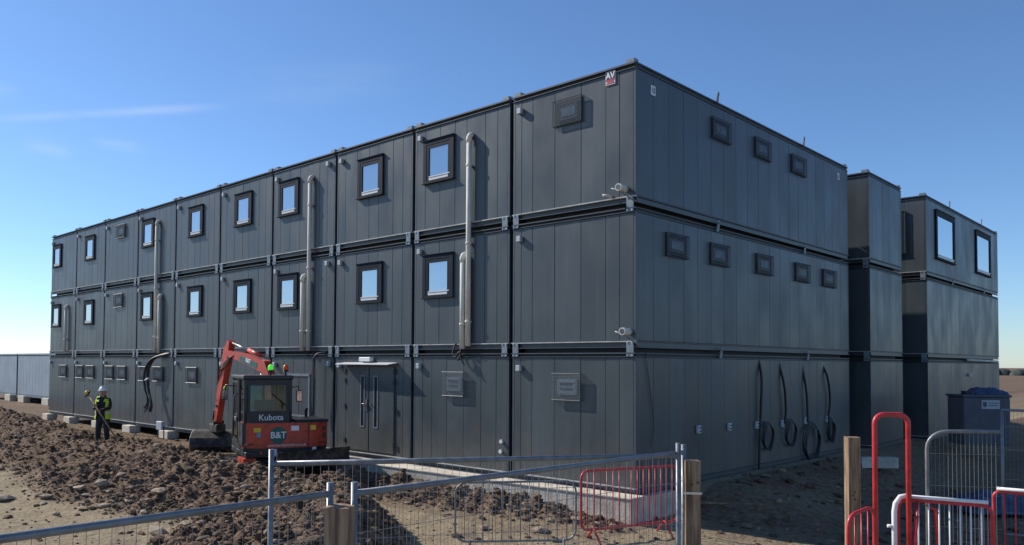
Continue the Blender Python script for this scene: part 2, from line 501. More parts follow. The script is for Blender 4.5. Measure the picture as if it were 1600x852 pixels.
def ground_z(x, y):
    z, mound, base = ground_parts(x, y)
    near = sst(-45, -34, x)*sst(14, 8, x)*sst(-16, -12, y)*sst(8, 3, y)
    if near <= 0: return z, mound
    p = Vector((x, y, 0))
    big = noise.noise(p*0.9)*0.13
    mid = abs(noise.noise(p*3.1+Vector((5, 1, 0))))*0.24-0.07
    fine = noise.noise(p*6.5)*0.075+abs(noise.noise(p*13.0))*0.06
    rut = 0.045*noise.noise(Vector((x*0.5+y*0.2, (y-x*0.25)*3.2, 2)))
    fl = 0.02*noise.noise(p*2.3)+0.012*noise.noise(p*9)+rut
    amp = mound if y > -12 else 0
    # keep the strip beside the slab and under the cabins quiet
    quiet = 1-(0.75 if x > -11 else 0.45)*sst(-1.1, -0.6, y)*(1 if x < 0.4 else 0)
    z += near*quiet*(amp*(big+mid+fine)+(1-amp)*fl)
    dd_ = (x+14.95)**2+(y+3.52)**2
    if dd_ < 1.2: z += (-0.30-z)*math.exp(-dd_/0.11)      # the hollow the workman stands in
    return z, mound
def axis(lo, hi, step, outer):
    a = []
    v = lo
    while v < hi+1e-6:
        a.append(v); v += step
    g = []
    d = step
    q = lo
    while q > -outer:
        d *= 1.45; q -= d; g.append(q)
    a = g[::-1]+a
    d = step; q = a[-1]
    while q < outer:
        d *= 1.45; q += d; a.append(q)
    return a
# finer rows where the spoil heap is nearest
xs = axis(-34, -12, 0.11, 3000)
xs = [v for v in xs if v <= -12.0]+[-12+0.06*i for i in range(1, 284)]
d = 0.06; q = xs[-1]
while q < 3000:
    d *= 1.4; q += d; xs.append(q)
ys = axis(-9.5, 1.2, 0.065, 3000)
gv = []; gs = []
for y in ys:
    for x in xs:
        z, mound = ground_z(x, y)
        if x < -0.05 and y > 0.12: z = min(z, -0.45)
        gv.append((x, y, z))
        s_ = 1-mound
        if y > -2.4 and y < 0.5 and x < 0.5: s_ *= 0.55
        if x > 0.3: s_ *= 1-0.85*sst(-0.4, 1.4, y)  # darker soil on the right, deepened to paint in the block's shade
        if x < -9 and y > -3.4: s_ *= 0.12
        if max(abs(x), abs(y)) > 45: s_ *= 0.25
        gs.append(max(0, min(1, s_+0.35*noise.noise(Vector((x*0.8, y*0.8, 3)))*(1 if mound < 0.9 else 0.3))))
nx = len(xs)
gf = [(j*nx+i, j*nx+i+1, (j+1)*nx+i+1, (j+1)*nx+i) for j in range(len(ys)-1) for i in range(nx-1)]
gm = bpy.data.meshes.new('ground')
gm.from_pydata(gv, [], gf)
gm.polygons.foreach_set('use_smooth', [True]*len(gf))
att = gm.attributes.new('sand', 'FLOAT', 'POINT')
att.data.foreach_set('value', gs)
gm.materials.append(M_SOIL)
tag(link(bpy.data.objects.new('ground', gm)), kind='structure')

# soil clods (nobody could count them)
def rock(mb, c, r, seed, flat=0.75):
    rnd = random.Random(seed)
    t = (1+5**0.5)/2
    base = [(-1,t,0),(1,t,0),(-1,-t,0),(1,-t,0),(0,-1,t),(0,1,t),(0,-1,-t),(0,1,-t),(t,0,-1),(t,0,1),(-t,0,-1),(-t,0,1)]
    fc = [(0,11,5),(0,5,1),(0,1,7),(0,7,10),(0,10,11),(1,5,9),(5,11,4),(11,10,2),(10,7,6),(7,1,8),(3,9,4),(3,4,2),(3,2,6),(3,6,8),(3,8,9),(4,9,5),(2,4,11),(6,2,10),(8,6,7),(9,8,1)]
    e = Euler((rnd.uniform(0, 6), rnd.uniform(0, 6), rnd.uniform(0, 6))).to_matrix()
    sc = Vector((rnd.uniform(0.7, 1.3), rnd.uniform(0.7, 1.2), rnd.uniform(0.45, 0.9)))
    vs = []
    for b in base:
        v = e @ (Vector(b)*rnd.uniform(0.38, 0.62))
        vs.append((c[0]+v.x*sc.x*r, c[1]+v.y*sc.y*r, c[2]+v.z*sc.z*r*flat))
    mb.add(vs, fc)
rnd = random.Random(3)
cl = MB()
n = 0; tries = 0
while n < 38000 and tries < 240000:
    tries += 1
    u = rnd.random()
    x = -33+34*(u**0.62) if rnd.random() < 0.8 else rnd.uniform(-8, 1.5)
    y = rnd.uniform(-9.0, -0.9 if x > -10 else -0.1)
    z, mound = ground_z(x, y)
    if n % 45 == 0:                                  # a few strays on the right-hand ground
        x, y = rnd.uniform(0.2, 6.5), rnd.uniform(-3.5, 9); z, mound = ground_z(x, y)
    elif rnd.random() > 0.025+mound: continue
    r = min(0.085, 0.012+rnd.expovariate(1/0.015)) if n % 60 else rnd.uniform(0.05, 0.12)
    if -11.2 < x < -6.8 and -3.0 < y: continue
    if (x+14.95)**2+(y+3.52)**2 < 0.1: continue
    if -13.6 < x < -9 and -2.6 < y: r *= 0.6
    rock(cl, (x, y, z+r*0.15), r, n)
    n += 1
    cl.mi = rnd.choice((0, 0, 0, 0, 1, 1, 1, 2)) if r < 0.05 else 0
M_CL1 = mat('dark_clod', (0.11, 0.073, 0.047), 0.95, var=0.45, vscale=6, bump=0.008, bscale=40, spec=0.15)
M_CL2 = mat('brown_clod', (0.19, 0.128, 0.083), 0.95, var=0.3, vscale=6, bump=0.008, bscale=40, spec=0.15)
M_CL3 = mat('pale_clod', (0.29, 0.215, 0.145), 0.95, var=0.2, vscale=6, bump=0.008, bscale=40, spec=0.15)
tag(cl.build('soil_clods', [M_CL1, M_CL2, M_CL3]), 'loose brown clods of earth covering the spoil heap', 'soil', kind='stuff')

# larger pale stones one can pick out (x, y on the heap, radius)
def pix_ground(u, v):
    d = fw + rr*(u-700)/1245.8 + uu*(529.2-v)/1245.8
    o = Vector((7.776, -12.508, 2.211))
    t = 3.0
    while t < 60:
        p = o+d*t
        if p.z < ground_z(p.x, p.y)[0]: return p
        t += 0.05
    return o+d*14
STN = [(250,771,.17),(104,683,.10),(111,707,.09),(190,745,.15),(160,758,.16),(125,765,.17),(205,763,.10),(170,770,.09),(200,786,.12),(162,793,.13),(128,797,.13),(227,803,.13),(70,779,.14),(68,788,.08),(93,766,.08),(135,775,.09),(4,783,.20),(246,836,.22),(350,724,.12),(334,775,.10),(20,797,.07),(88,805,.11),(290,822,.16),(28,684,.11),(395,745,.09),(845,832,.16),(700,805,.07),(757,827,.12),(905,812,.12),(930,820,.09),(960,826,.08),(860,815,.10)]
stones = []
for i, (u, v, r) in enumerate(STN):
    p = pix_ground(u, v)
    b = MB(); rock(b, (0, 0, 0), r*0.95, 900+i, 0.62)
    o = b.build('stone', M_STONE, loc=(p.x, p.y, p.z+r*0.25))
    size = 'large' if r >= 0.16 else ('middling' if r >= 0.10 else 'small')
    reg = 'slab' if u > 650 else ('high' if v < 752 else ('sand' if (u < 22 or (65 <= u <= 95 and v < 810)) else 'foot'))
    stones.append((u, size, reg, o))
WHERE = dict(slab='in the soil along the concrete slab', high='high on the spoil heap', sand='on the flat sandy ground', foot='at the foot of the spoil heap')
NUM = ORD0 = ['first', 'second', 'third', 'fourth', 'fifth', 'sixth', 'seventh', 'eighth', 'ninth', 'tenth', 'eleventh', 'twelfth', 'thirteenth', 'fourteenth', 'fifteenth', 'sixteenth']
for reg in WHERE:
    for k, (u, size, _, o) in enumerate(sorted([t for t in stones if t[2] == reg], key=lambda t: t[0])):
        tag(o, '%s pale buff stone %s, %s from the left' % (size, WHERE[reg], NUM[k]), 'stone', 'pale stones about the site')

# ------------------------------------------------------------ concrete slab and pad blocks
sl = MB()
sl.prism([(-9.3, -0.86), (0.20, -0.44), (0.20, 1.1), (0.03, 1.1), (0.03, 0.06), (-9.3, 0.06)], -0.9, -0.13, axis='z')
slab = sl.build('concrete_slab', M_CONC)
tag(slab, 'raised concrete slab strip running in front of the ground-floor cabins', 'slab')
tp = MB()
n = 9
for i in range(n):
    a = -9.3+9.49*i/n+0.004; b = -9.3+9.49*(i+1)/n-0.004
    f = lambda x: -0.86+0.42*(x+9.3)/9.5
    zt = -0.112+0.004*(i % 2)
    q = MB(); q.prism([(a, f(a)-0.02), (b, f(b)-0.02), (b, f(b)+0.44), (a, f(a)+0.44)], -0.13, zt, axis='z')
    q.build('edge_board', M_CONCT, slab)
padb = MB(); padb.cbox(-0.33, 0.33, -0.11, 0.30, -0.16, 0.16, 0.012)
pad_me = padb.mesh('bearing_block', M_PAD)
ORD = ['first', 'second', 'third', 'fourth', 'fifth', 'sixth', 'seventh', 'eighth', 'ninth', 'tenth']
for i, x in enumerate([-29.6, -27.0, -24.0, -21.1, -18.1, -15.1, -12.1]):
    o = inst('bearing_block', pad_me, None, (x, -0.16, -0.285))
    tag(o, 'pale concrete bearing block under the cabins, %s from the left end of the long front' % ORD[i], 'block', 'bearing blocks under the long front')

# ------------------------------------------------------------ cabins
F = [0.0, 2.645, 5.281]
FH = [2.345, 2.336, 2.335]        # cladding height of each floor
W, L = 2.9, 10.85
_pc = {}
def panel_mesh(w, h):
    k = (round(w, 3), round(h, 3))
    if k not in _pc:
        c = 0.004; t = 0.016
        vs = [(0, 0, 0), (w, 0, 0), (w, 0, h), (0, 0, h)]
        vs += [(0, -t+c, 0), (w, -t+c, 0), (w, -t+c, h), (0, -t+c, h)]
        vs += [(c, -t, c), (w-c, -t, c), (w-c, -t, h-c), (c, -t, h-c)]
        fs = [(8, 9, 10, 11)]
        for i in range(4):
            j = (i+1) % 4
            fs += [(i, j, j+4, i+4), (i+4, j+4, j+8, i+8)]
        b = MB(); b.add(vs, fs)
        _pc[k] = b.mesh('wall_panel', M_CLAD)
    return _pc[k]
def panels(root, seams, h, face='front', off=0.0, W_=W):
    g = 0.007
    s = [0.045]+list(seams)+[(W_-0.045)]
    for a, b in zip(s, s[1:]):
        me = panel_mesh(b-a-g, h-0.012)
        tilt = random.uniform(-0.0035, 0.0035); nod = random.uniform(-0.0012, 0.0012)
        if face == 'front':
            inst('wall_panel', me, root, (a+g/2, 0.018, 0.006), (nod, 0, tilt))
        else:
            inst('wall_panel', me, root, (off-0.018, a+g/2, 0.006), (0, nod, R(90)+tilt))
_mc = {}
def cached(key, fn):
    if key not in _mc: _mc[key] = fn()
    return _mc[key]
def rail_mesh(L_, z0, z1, sides='f'):
    # channel: two flanges standing proud of a recessed web, running along x
    b = MB()
    t = 0.014
    b.box(0, L_, 0.035, 0.055, z0+t, z1-0.022)
    b.mi = 1
    b.box(0, L_, -0.040, 0.055, z1-0.022, z1)  # top flange; on floor rails its colour paints a sunlit line
    b.mi = 0
    b.box(0, L_, -0.022, 0.055, z0, z0+t)
    return b.mesh('rail', [M_FRAME, M_LEDGE if z0 < 0 else M_FRAME])
def shell_mesh(w, l, h):
    b = MB(); b.box(0.012, w-0.012, 0.026, l-0.026, -0.02, h+0.06)
    return b.mesh('wall_core', M_SHELL)
def add_plate(root, x, z, face='front'):
    def mk():
        b = MB(); b.cbox(-0.075, 0.075, -0.032, -0.019, -0.14, 0.14, 0.004); return b.mesh('connector_plate', M_PLATE)
    def mkb():
        b = MB(); b.cyl((0, -0.046, 0), (0, -0.032, 0), 0.014, 6)
        return b.mesh('bolt', M_BOLT)
    p = inst('connector_plate', cached('plate', mk), root, (x, 0, z))
    for sx in (-0.05, 0.05):
        for sz in (-0.11, 0.11): inst('bolt', cached('bolt', mkb), p, (sx, 0, sz))
def cabin(name, x, y, fl, l, w, seams, side_seams=None, label='', group=None, front_detail=True, front_panels=True, back=False):
    root = empty(name, (x, y, F[fl]))
    tag(root, label, 'cabin', group)
    h = FH[fl]
    inst('wall_core', cached(('shell', w, l, h), lambda: shell_mesh(w, l, h)), root)
    if front_panels: panels(root, seams, h, W_=w)
    if fl < 2:
        gf_ = cached(('gf', w, l, fl), lambda: MB().box(0.2, w-0.16, 0.16, l-0.2, h+0.0601, F[fl+1]-F[fl]-0.0205).mesh('gap_light_blocker', M_SHELL))
        inst('gap_light_blocker', gf_, root)  # added dark filler that blocks light through the gap between floors
    # corner posts
    def post():
        b = MB(); b.box(0, 0.043, 0.002, 0.05, 0, h); return b.mesh('corner_post', M_FRAME)
    pm = cached(('post', h), post)
    inst('corner_post', pm, root)
    inst('corner_post', pm, root, (w-0.043, 0, 0))
    fr = cached(('fr', w), lambda: rail_mesh(w, -0.125, -0.002))
    inst('floor_rail', fr, root)
    rt = cached(('rt', w, fl == 2), lambda: rail_mesh(w, 0.002, 0.085 if fl < 2 else 0.098))
    inst('roof_rail', rt, root, (0, 0, h))
    if side_seams is not None:
        panels(root, side_seams, h, 'side', w, W_=l)
        pm2 = cached(('post2', h), lambda: MB().box(0, 0.05, 0, 0.043, 0, h).mesh('corner_post', M_FRAME))
        inst('corner_post', pm2, root, (w-0.052, l-0.043, 0))
        def srail(z0, z1):
            b = MB(); t = 0.014
            b.box(-0.055, -0.02, 0.056, l, z0+t, z1-t)
            b.box(-0.055, 0.012, 0.056, l, z1-t, z1)
            b.box(-0.055, 0.012, 0.056, l, z0, z0+t)
            return b.mesh('side_rail', M_FRAME)
        inst('side_floor_rail', cached(('sf', l), lambda: srail(-0.125, -0.002)), root, (w, 0, 0))
        inst('side_roof_rail', cached(('sr', l, fl == 2), lambda: srail(0.002, 0.085 if fl < 2 else 0.098)), root, (w, 0, h))
    if fl == 2:
        rf = cached(('roof', w, l), lambda: MB().box(-0.03, w+0.012, -0.03, l+0.02, 0.0985, 0.112).mesh('roof', M_FRAME))
        inst('roof', rf, root, (0, 0, h))
        cs = cached('cast', lambda: MB().cbox(-0.09, 0.09, -0.075, 0.075, 0.0, 0.075, 0.006).mesh('corner_casting', M_PLATE))
        inst('corner_casting', cs, root, (0.11, 0.06, h+0.112))
        inst('corner_casting', cs, root, (w-0.11, 0.06, h+0.112))
        if side_seams is not None: inst('corner_casting', cs, root, (w-0.1, l-0.1, h+0.112))
    if fl > 0:
        zc = -0.15
        if front_detail:
            add_plate(root, 0.10, zc); add_plate(root, w-0.10, zc)
    return root

def window(root, x0, x1, z0, z1, g=M_GLASS):
    w, h = x1-x0, z1-z0
    def fr():
        b = MB(); t = 0.10
        for (a, c, d, e) in ((0, w, 0, t*0.55), (0, w, h-t, h), (0, t, t*0.55, h-t), (w-t, w, t*0.55, h-t)):
            b.box(a, c, -0.048, 0.0, d, e)
        b.box(-0.014, w+0.014, -0.085, 0.0, -0.018, -0.001)      # drip sill
        b.box(-0.014, w+0.014, -0.075, 0.0, h+0.001, h+0.012)
        return b.mesh('window_frame', M_WFR)
    def sash():
        b = MB(); s0, s1, q0, q1 = 0.104, w-0.104, 0.06, h-0.104; t = 0.075
        for (a, c, d, e) in ((s0, s1, q1-t, q1), (s0, s0+t, q0, q1-t), (s1-t, s1, q0, q1-t)):
            b.box(a, c, -0.042, 0.0, d, e)
        return b.mesh('sash', M_WFR)
    def sil():
        b = MB(); b.box(0.16, w-0.106, -0.040, -0.004, 0.062, 0.125); b.box(0.19, w-0.115, -0.050, -0.002, 0.128, 0.150)
        return b.mesh('sill', M_WHITE)
    def pane():
        b = MB(); b.box(0.17, w-0.17, -0.020, -0.002, 0.10, h-0.175)
        return b.mesh('pane', g)
    k = ('win', round(w, 2), round(h, 2), g.name)
    o = inst('window', cached(k+('f',), fr), root, (x0, 0.0, z0))
    inst('sash', cached(k+('s',), sash), o)
    inst('pane', cached(k+('p',), pane), o)
    inst('sill', cached(k+('l',), sil), o)
    return o
def guard(root, x0, x1, z0, z1, mtl=None, face='front', off=0.0, dense=True):
    """extractor fan behind a wire guard; local x along wall"""
    mtl = mtl or M_CAGED
    w, h = x1-x0, z1-z0
    D = 0.085 if mtl is M_CAGE else 0.060
    def cage():
        b = MB()
        for (p, q) in (((0,-D,0),(w,-D,0)),((0,-D,h),(w,-D,h)),((0,-D,0),(0,-D,h)),((w,-D,0),(w,-D,h)),((0,0,0),(0,-D,0)),((w,0,0),(w,-D,0)),((0,0,h),(0,-D,h)),((w,0,h),(w,-D,h))):
            b.tube([p, q], 0.008, 4)
        n = max(5, int(w/0.05)); m_ = max(6, int(h/0.028))
        for i in range(1, n):
            xx = w*i/n; b.tube([(xx, 0, h), (xx, -D, h), (xx, -D, 0), (xx, 0, 0)], 0.0035, 3)
        for i in range(1, m_):
            zz = h*i/m_; b.tube([(0, 0, zz), (0, -D, zz), (w, -D, zz), (w, 0, zz)], 0.0045, 3)
        return b.mesh('wire_guard', mtl)
    def body():
        b = MB(); a = 0.16*w; c = 0.2*h
        b.cbox(a, w-a, -0.045 if mtl is M_CAGE else -0.02, 0, c, h-c, 0.008)
        for i in range(3 if mtl is M_CAGE else 0):
            zz = c+0.08*h+i*0.19*h
            b.box(a+0.03, w-a-0.03, -0.065, -0.045, zz, zz+0.03)
        
        if mtl is not M_CAGE: b.mi = 1; b.box(0.012, w-0.012, -0.012, 0.0, 0.012, h-0.012)
        return b.mesh('vent_body', [M_BOXP if mtl is M_CAGE else M_FRAME, M_WFR])
    def gl():
        b = MB(); 
        if mtl is M_CAGE: b.box(0.28*w, 0.72*w, -0.055, -0.0455, 0.36*h, 0.66*h)
        else: b.box(0.26*w, 0.76*w, -0.030, -0.0205, 0.34*h, 0.68*h)
        return b.mesh('vent_flap', M_VENTG if mtl is M_CAGE else M_VENTP)
    k = ('gd', round(w, 2), round(h, 2), mtl.name)
    if face == 'front': o = inst('vent_guard', cached(k+('c',), cage), root, (x0, 0.0, z0))
    else: o = inst('vent_guard', cached(k+('c',), cage), root, (off, x0, z0), (0, 0, R(90)))
    inst('vent_body', cached(k+('b',), body), o)
    inst('vent_flap', cached(k+('g',), gl), o)
    return o
def jbox(root, x, z, m=M_BOXP, face='front', off=0):
    b = cached(('jb', m.name), lambda: MB().cbox(-0.055, 0.055, -0.085, 0, -0.06, 0.06, 0.008).mesh('junction_box', m))
    if face == 'front': return inst('junction_box', b, root, (x, 0, z))
    return inst('junction_box', b, root, (off, x, z), (0, 0, R(90)))

# positions on the front from the photograph: plane y = 0
O = Vector((7.776, -12.508, 2.211))
def px_front(u, v=430, y=0.0):
    d = fw + rr*(u-700)/1245.8 + uu*(529.2-v)/1245.8
    return O+d*((y-O.y)/d.y)
def px_side(u, v=430, x=0.0):
    d = fw + rr*(u-700)/1245.8 + uu*(529.2-v)/1245.8
    return O+d*((x-O.x)/d.x)
def seam_set(i, kind):
    if i == 9: return (0.22, 0.51, 1.07, 1.70, 2.26, 2.56)
    if kind == 'w': return (0.34, 0.82, 1.30, 1.66, 2.21, 2.56)
    return (0.30, 0.60, 1.08, 1.60, 2.12, 2.55)
FEAT = {}
for i, (a, b) in enumerate([(83,98),(133.5,149),None,(222,242),(294.5,319),(367.5,394.7),(436.5,468),(560,601.3),(664,712.5),None]) if False else []: pass
TOPW = {0:(83,97.5),1:(133.5,149),3:(222,242),4:(294.5,319),5:(367.5,394.7),6:(436.5,468),7:(560,601.3),8:(664,712.5)}
ORDL = ['leftmost', 'second from left', 'third from left', 'fourth from left', 'fifth from left', 'sixth from left',
        'seventh from left', 'eighth from left', 'second from right', 'rightmost']
FLN = ['bottom', 'middle', 'top']
SIDE = [0.045+ (L-0.09)*k/19 for k in range(1, 19)]
CAB = {}
FEATN = {}
for i in range(10):
    for fl in range(3):
        if fl == 0:
            ft = {0:'one caged vent', 1:'two caged vents side by side', 2:'two caged vents side by side', 3:'cables over two caged vents', 4:'one vent by the digger arm',
                  5:'plain panels behind the digger cab', 6:'a closed shutter behind the digger', 7:'double doors and canopy', 8:'one caged vent and no window', 9:'a large caged vent'}[i]
        else:
            ft = 'one small caged vent' if i == 2 else ('a caged vent' if (i == 9 and fl == 2) else ('plain windowless panels' if i == 9 else 'one square window'))
        lb = '%s-row cabin %s on the long front, with %s' % (FLN[fl], ORDL[i], ft)
        x = -29.9+3*i
        sm = seam_set(i, 'w' if (i in TOPW and fl > 0) else 'f')
        if i == 7 and fl == 0:
            sm = (0.12, 0.44, 2.36, 2.62)
        c = cabin('modular_cabin', x, 0.0, fl, L, W, sm, SIDE if i == 9 else None, lb, 'stacked cabins of the long block')
        CAB[i, fl] = c
        # small pale boxes at the upper left of each front
        jbox(c, 0.20, FH[fl]-0.20 if not (i == 9) else FH[fl]-0.22)
        if i == 6: jbox(c, W-0.27 if fl else W-0.17, FH[fl]-0.17)
for i, (a, b) in TOPW.items():
    for fl in (1, 2):
        xa = px_front(a, 430).x; xb = px_front(b, 430).x
        mid = (xa+xb)/2-(-29.9+3*i)
        mid = mid-0.05
        window(CAB[i, fl], mid-0.49, mid+0.49, 1.05, 2.03)
for fl, a, b in ((2, 182.5, 195.5), (1, 180.5, 193.5)):
    xa, xb = px_front(a).x+23.9, px_front(b).x+23.9
    guard(CAB[2, fl], xa, xb, 1.62, 2.12)
for i, a, b in ((0,97,108),(1,122.5,134),(1,139,151),(2,168.5,181),(2,187.3,200.8),(3,220.6,233.8),(3,243,259),(4,295,311.5)):
    xo = -29.9+3*i
    guard(CAB[i, 0], px_front(a).x-xo, px_front(b).x-xo, 1.52, 2.02)
guard(CAB[8, 0], px_front(695.5).x+5.9, px_front(728.5).x+5.9, 1.50, 2.02, M_CAGE)
guard(CAB[9, 0], px_front(866).x+2.9, px_front(910).x+2.9, 1.52, 2.03, M_CAGE)
guard(CAB[9, 2], px_front(866).x+2.9, px_front(910).x+2.9, 1.60, 2.10, M_CAGED)
for a, b, fl in ((2.88,3.69,2),(4.91,5.72,2),(6.94,7.8,2),(1.03,1.85,1),(2.78,3.6,1),(4.95,5.79,1),(7.13,8.0,1),(8.9,9.8,1)):
    guard(CAB[9, fl], a, b, 1.64, 2.08, M_CAGED, 'side', W)
# white sockets and lugs on the long side of the corner column
def sock(root, y, z):
    def mk():
        b = MB(); b.cbox(-0.07, 0.07, -0.05, 0, -0.08, 0.08, 0.008); b.mi = 1
        b.box(-0.02, 0.045, -0.058, -0.05, 0.02, 0.045); b.box(-0.02, 0.045, -0.058, -0.05, -0.045, -0.02)
        return b.mesh('socket_box', [M_BOXP, M_BLACK])
    inst('socket_box', cached('sock', mk), root, (W, y, z), (0, 0, R(90)))
for u, v in ((1090, 671), (1138, 667), (1181, 664), (1221, 662), (1257, 657), (1291, 655)):
    p = px_side(u, v); sock(CAB[9, 0], p.y, p.z)
def lug():
    b = MB(); b.prism([(-0.05, 0), (0.05, 0), (0.10, 0.22), (0.035, 0.24)], -0.02, 0.0, axis='y')
    b.mi = 1; b.cyl((0.045, -0.028, 0.17), (0.045, 0.008, 0.17), 0.02, 8)
    return b.mesh('lifting_lug', [M_PLATE, M_BLACK])
for fl, lst in ((2, (1117, 1252)),):
    for u in lst: inst('lifting_lug', cached('lug', lug), CAB[9, 2], (W+0.035, px_side(u, 180).y, FH[2]+0.075), (0, 0, R(90)))
for fl, lst in ((1, ((1122, 1258))), (2, (1118, 1254))):
    for u in lst: inst('lifting_lug', cached('lug', lug), CAB[9, fl], (W+0.035, px_side(u, 400).y, -0.29), (0, 0, R(90)))
for u, v in ((1020, 142), (1309.5, 276)):
    p = px_side(u, v)
    def vl():
        b = MB(); b.box(-0.075, 0.075, -0.012, 0, -0.09, 0.09); b.mi = 1
        b.box(-0.035, -0.012, -0.014, -0.012, -0.06, 0.06); b.box(0.012, 0.045, -0.014, -0.012, -0.06, 0.06)
        return b.mesh('number_plate', [M_RWHITE, M_NAVY])
    inst('marker_plate', cached('vl', vl), CAB[9, 2], (W, p.y, p.z-F[2]), (0, 0, R(90)))
# small white fittings low on the right of the front
for cb, u, v in ((CAB[8, 0], 784.5, 690), (CAB[8, 0], 783.5, 705.5)):
    p = px_front(u, v)
    inst('outlet', cached('outl', lambda: MB().cyl((0, -0.05, 0), (0, 0, 0), 0.04, 10).mesh('outlet', M_WHITE)), cb, (p.x+5.9, 0, p.z))
# double doors
c = CAB[7, 0]
for k, (a, b) in enumerate(((0.475, 1.385), (1.415, 2.325))):
    q = MB(); q.cbox(a, b, -0.028, 0.0, 0.05, 2.12, 0.006)
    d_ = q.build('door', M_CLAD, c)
    fa = a+0.60 if k == 0 else a+0.17
    q = MB()
    for (s0, s1, z0, z1) in ((fa, fa+0.17, 0.62, 0.65), (fa, fa+0.17, 1.87, 1.90), (fa, fa+0.03, 0.65, 1.87), (fa+0.14, fa+0.17, 0.65, 1.87)):
        q.box(s0, s1, -0.040, -0.029, z0, z1)
    q.build('glazing_frame', M_PLATE, d_)
    q = MB(); q.box(fa+0.040, fa+0.130, -0.033, -0.029, 0.651, 1.869)
    q.build('pane', M_DARKG, d_)
    for z in (0.2, 1.05, 1.7, 1.95):
        q = MB(); hx = a-0.02 if k == 0 else b+0.02
        q.box(hx-0.03, hx+0.03, -0.05, -0.03, z, z+0.12)
        q.build('hinge', M_BLACK, d_)
q = MB(); q.box(1.30, 1.345, -0.045, -0.029, 1.02, 1.32); q.cyl((1.32, -0.08, 1.2), (1.32, -0.03, 1.2), 0.018, 8); q.cyl((1.32, -0.08, 1.2), (1.20, -0.085, 1.2), 0.014, 8); q.cyl((1.5, -0.08, 1.2), (1.5, -0.03, 1.2), 0.018, 8)
q.build('door_handle', M_STEEL, c)
q = MB(); q.prism([(0.0, 2.20), (-0.30, 2.165), (-0.30, 2.18), (0.0, 2.222)], 0.38, 2.42, axis='x'); q.build('canopy', M_WHITE, c)
q = MB(); q.cbox(1.12, 1.55, -0.14, 0, 2.245, 2.35, 0.015); q.build('door_light', M_WHITE, c)
# closed shutter window of cabin 6
c = CAB[6, 0]
xa, xb = px_front(452, 600).x+11.9, px_front(486, 600).x+11.9
q = MB(); q.box(xa, xb, -0.06, 0, 1.84, 1.90); q.box(xa, xb, -0.06, 0, 0.74, 0.79); q.box(xb-0.05, xb, -0.055, 0, 0.79, 1.84); q.box(xa, xa+0.05, -0.055, 0, 0.79, 1.84)
w_ = q.build('window_shutter', M_PLATE, c)
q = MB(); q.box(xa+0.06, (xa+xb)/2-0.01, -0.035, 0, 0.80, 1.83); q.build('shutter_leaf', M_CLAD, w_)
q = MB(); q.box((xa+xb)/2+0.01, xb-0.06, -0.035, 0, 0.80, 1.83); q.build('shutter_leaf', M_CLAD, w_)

# second and third blocks on the right
S2 = [0.045+2.81*k/5 for k in range(1, 5)]
for fl in range(3):
    c = cabin('modular_cabin', 0.27-9.6, 11.75, fl, 2.95, 9.6, [0.045+9.51*k/17 for k in range(1, 17)], [0.045+2.86*k/5 for k in range(1, 5)],
          'narrow-ended dark grey cabin, %s of the slim middle stack' % FLN[fl], 'stack of cabins in the middle')
    w3 = 6.4
    c = cabin('modular_cabin', 0.55-w3, 16.30, fl, 10.3, w3, [0.045+(w3-0.09)*k/11 for k in range(1, 11)], [0.045+10.21*k/18 for k in range(1, 18)],
          ['dark grey cabin on the ground behind the tank, bottom of the rightmost stack', 'plain dark grey cabin in the middle of the rightmost stack, without windows', 'dark grey cabin with two big windows on top of the rightmost stack'][fl], 'rightmost stack of cabins')
    if fl == 2:
        window(c, w3-1.9, w3-0.62, 0.62, 1.98)
        guard(c, w3-1.92, w3-0.60, 0.60, 2.0, M_CAGED)
        for (ua, va), (ub, vb) in (((1464, 395), (1493, 395)), ((1526.5, 430), (1549, 430))):
            pa = px_side(ua, va, 0.6); pb = px_side(ub, vb, 0.6)
            ya, yb = pa.y-16.3, pb.y-16.3
            o = window(c, 0, yb-ya, 0.0, 1.62, M_GLASSR)
            o.location = (w3, ya, 0.50); o.rotation_euler = (0, 0, R(90))
        for u in (1484, 1533.5):
            inst('lifting_lug', cached('lug', lug), c, (w3+0.035, px_side(u, 350, 0.6).y-16.3, FH[2]+0.075), (0, 0, R(90)))
    elif fl == 1:
        for u in (1489, 1538): inst('lifting_lug', cached('lug', lug), c, (w3+0.035, px_side(u, 470, 0.6).y-16.3, FH[1]+0.05), (0, 0, R(90)))
    if fl == 0:
        q = MB(); p1, p2 = px_side(1515, 578, 0.68), px_side(1561, 580, 0.68)
        q.tube([(w3+0.08, p1.y-16.3, 2.46), (w3+0.08, p2.y-16.3, 2.44)], 0.045, 8)
        q.build('service_pipe', M_PIPE, c)
        p = px_side(1517, 586, 0.62); jbox(c, p.y-16.3, p.z, M_WHITE, 'side', w3)
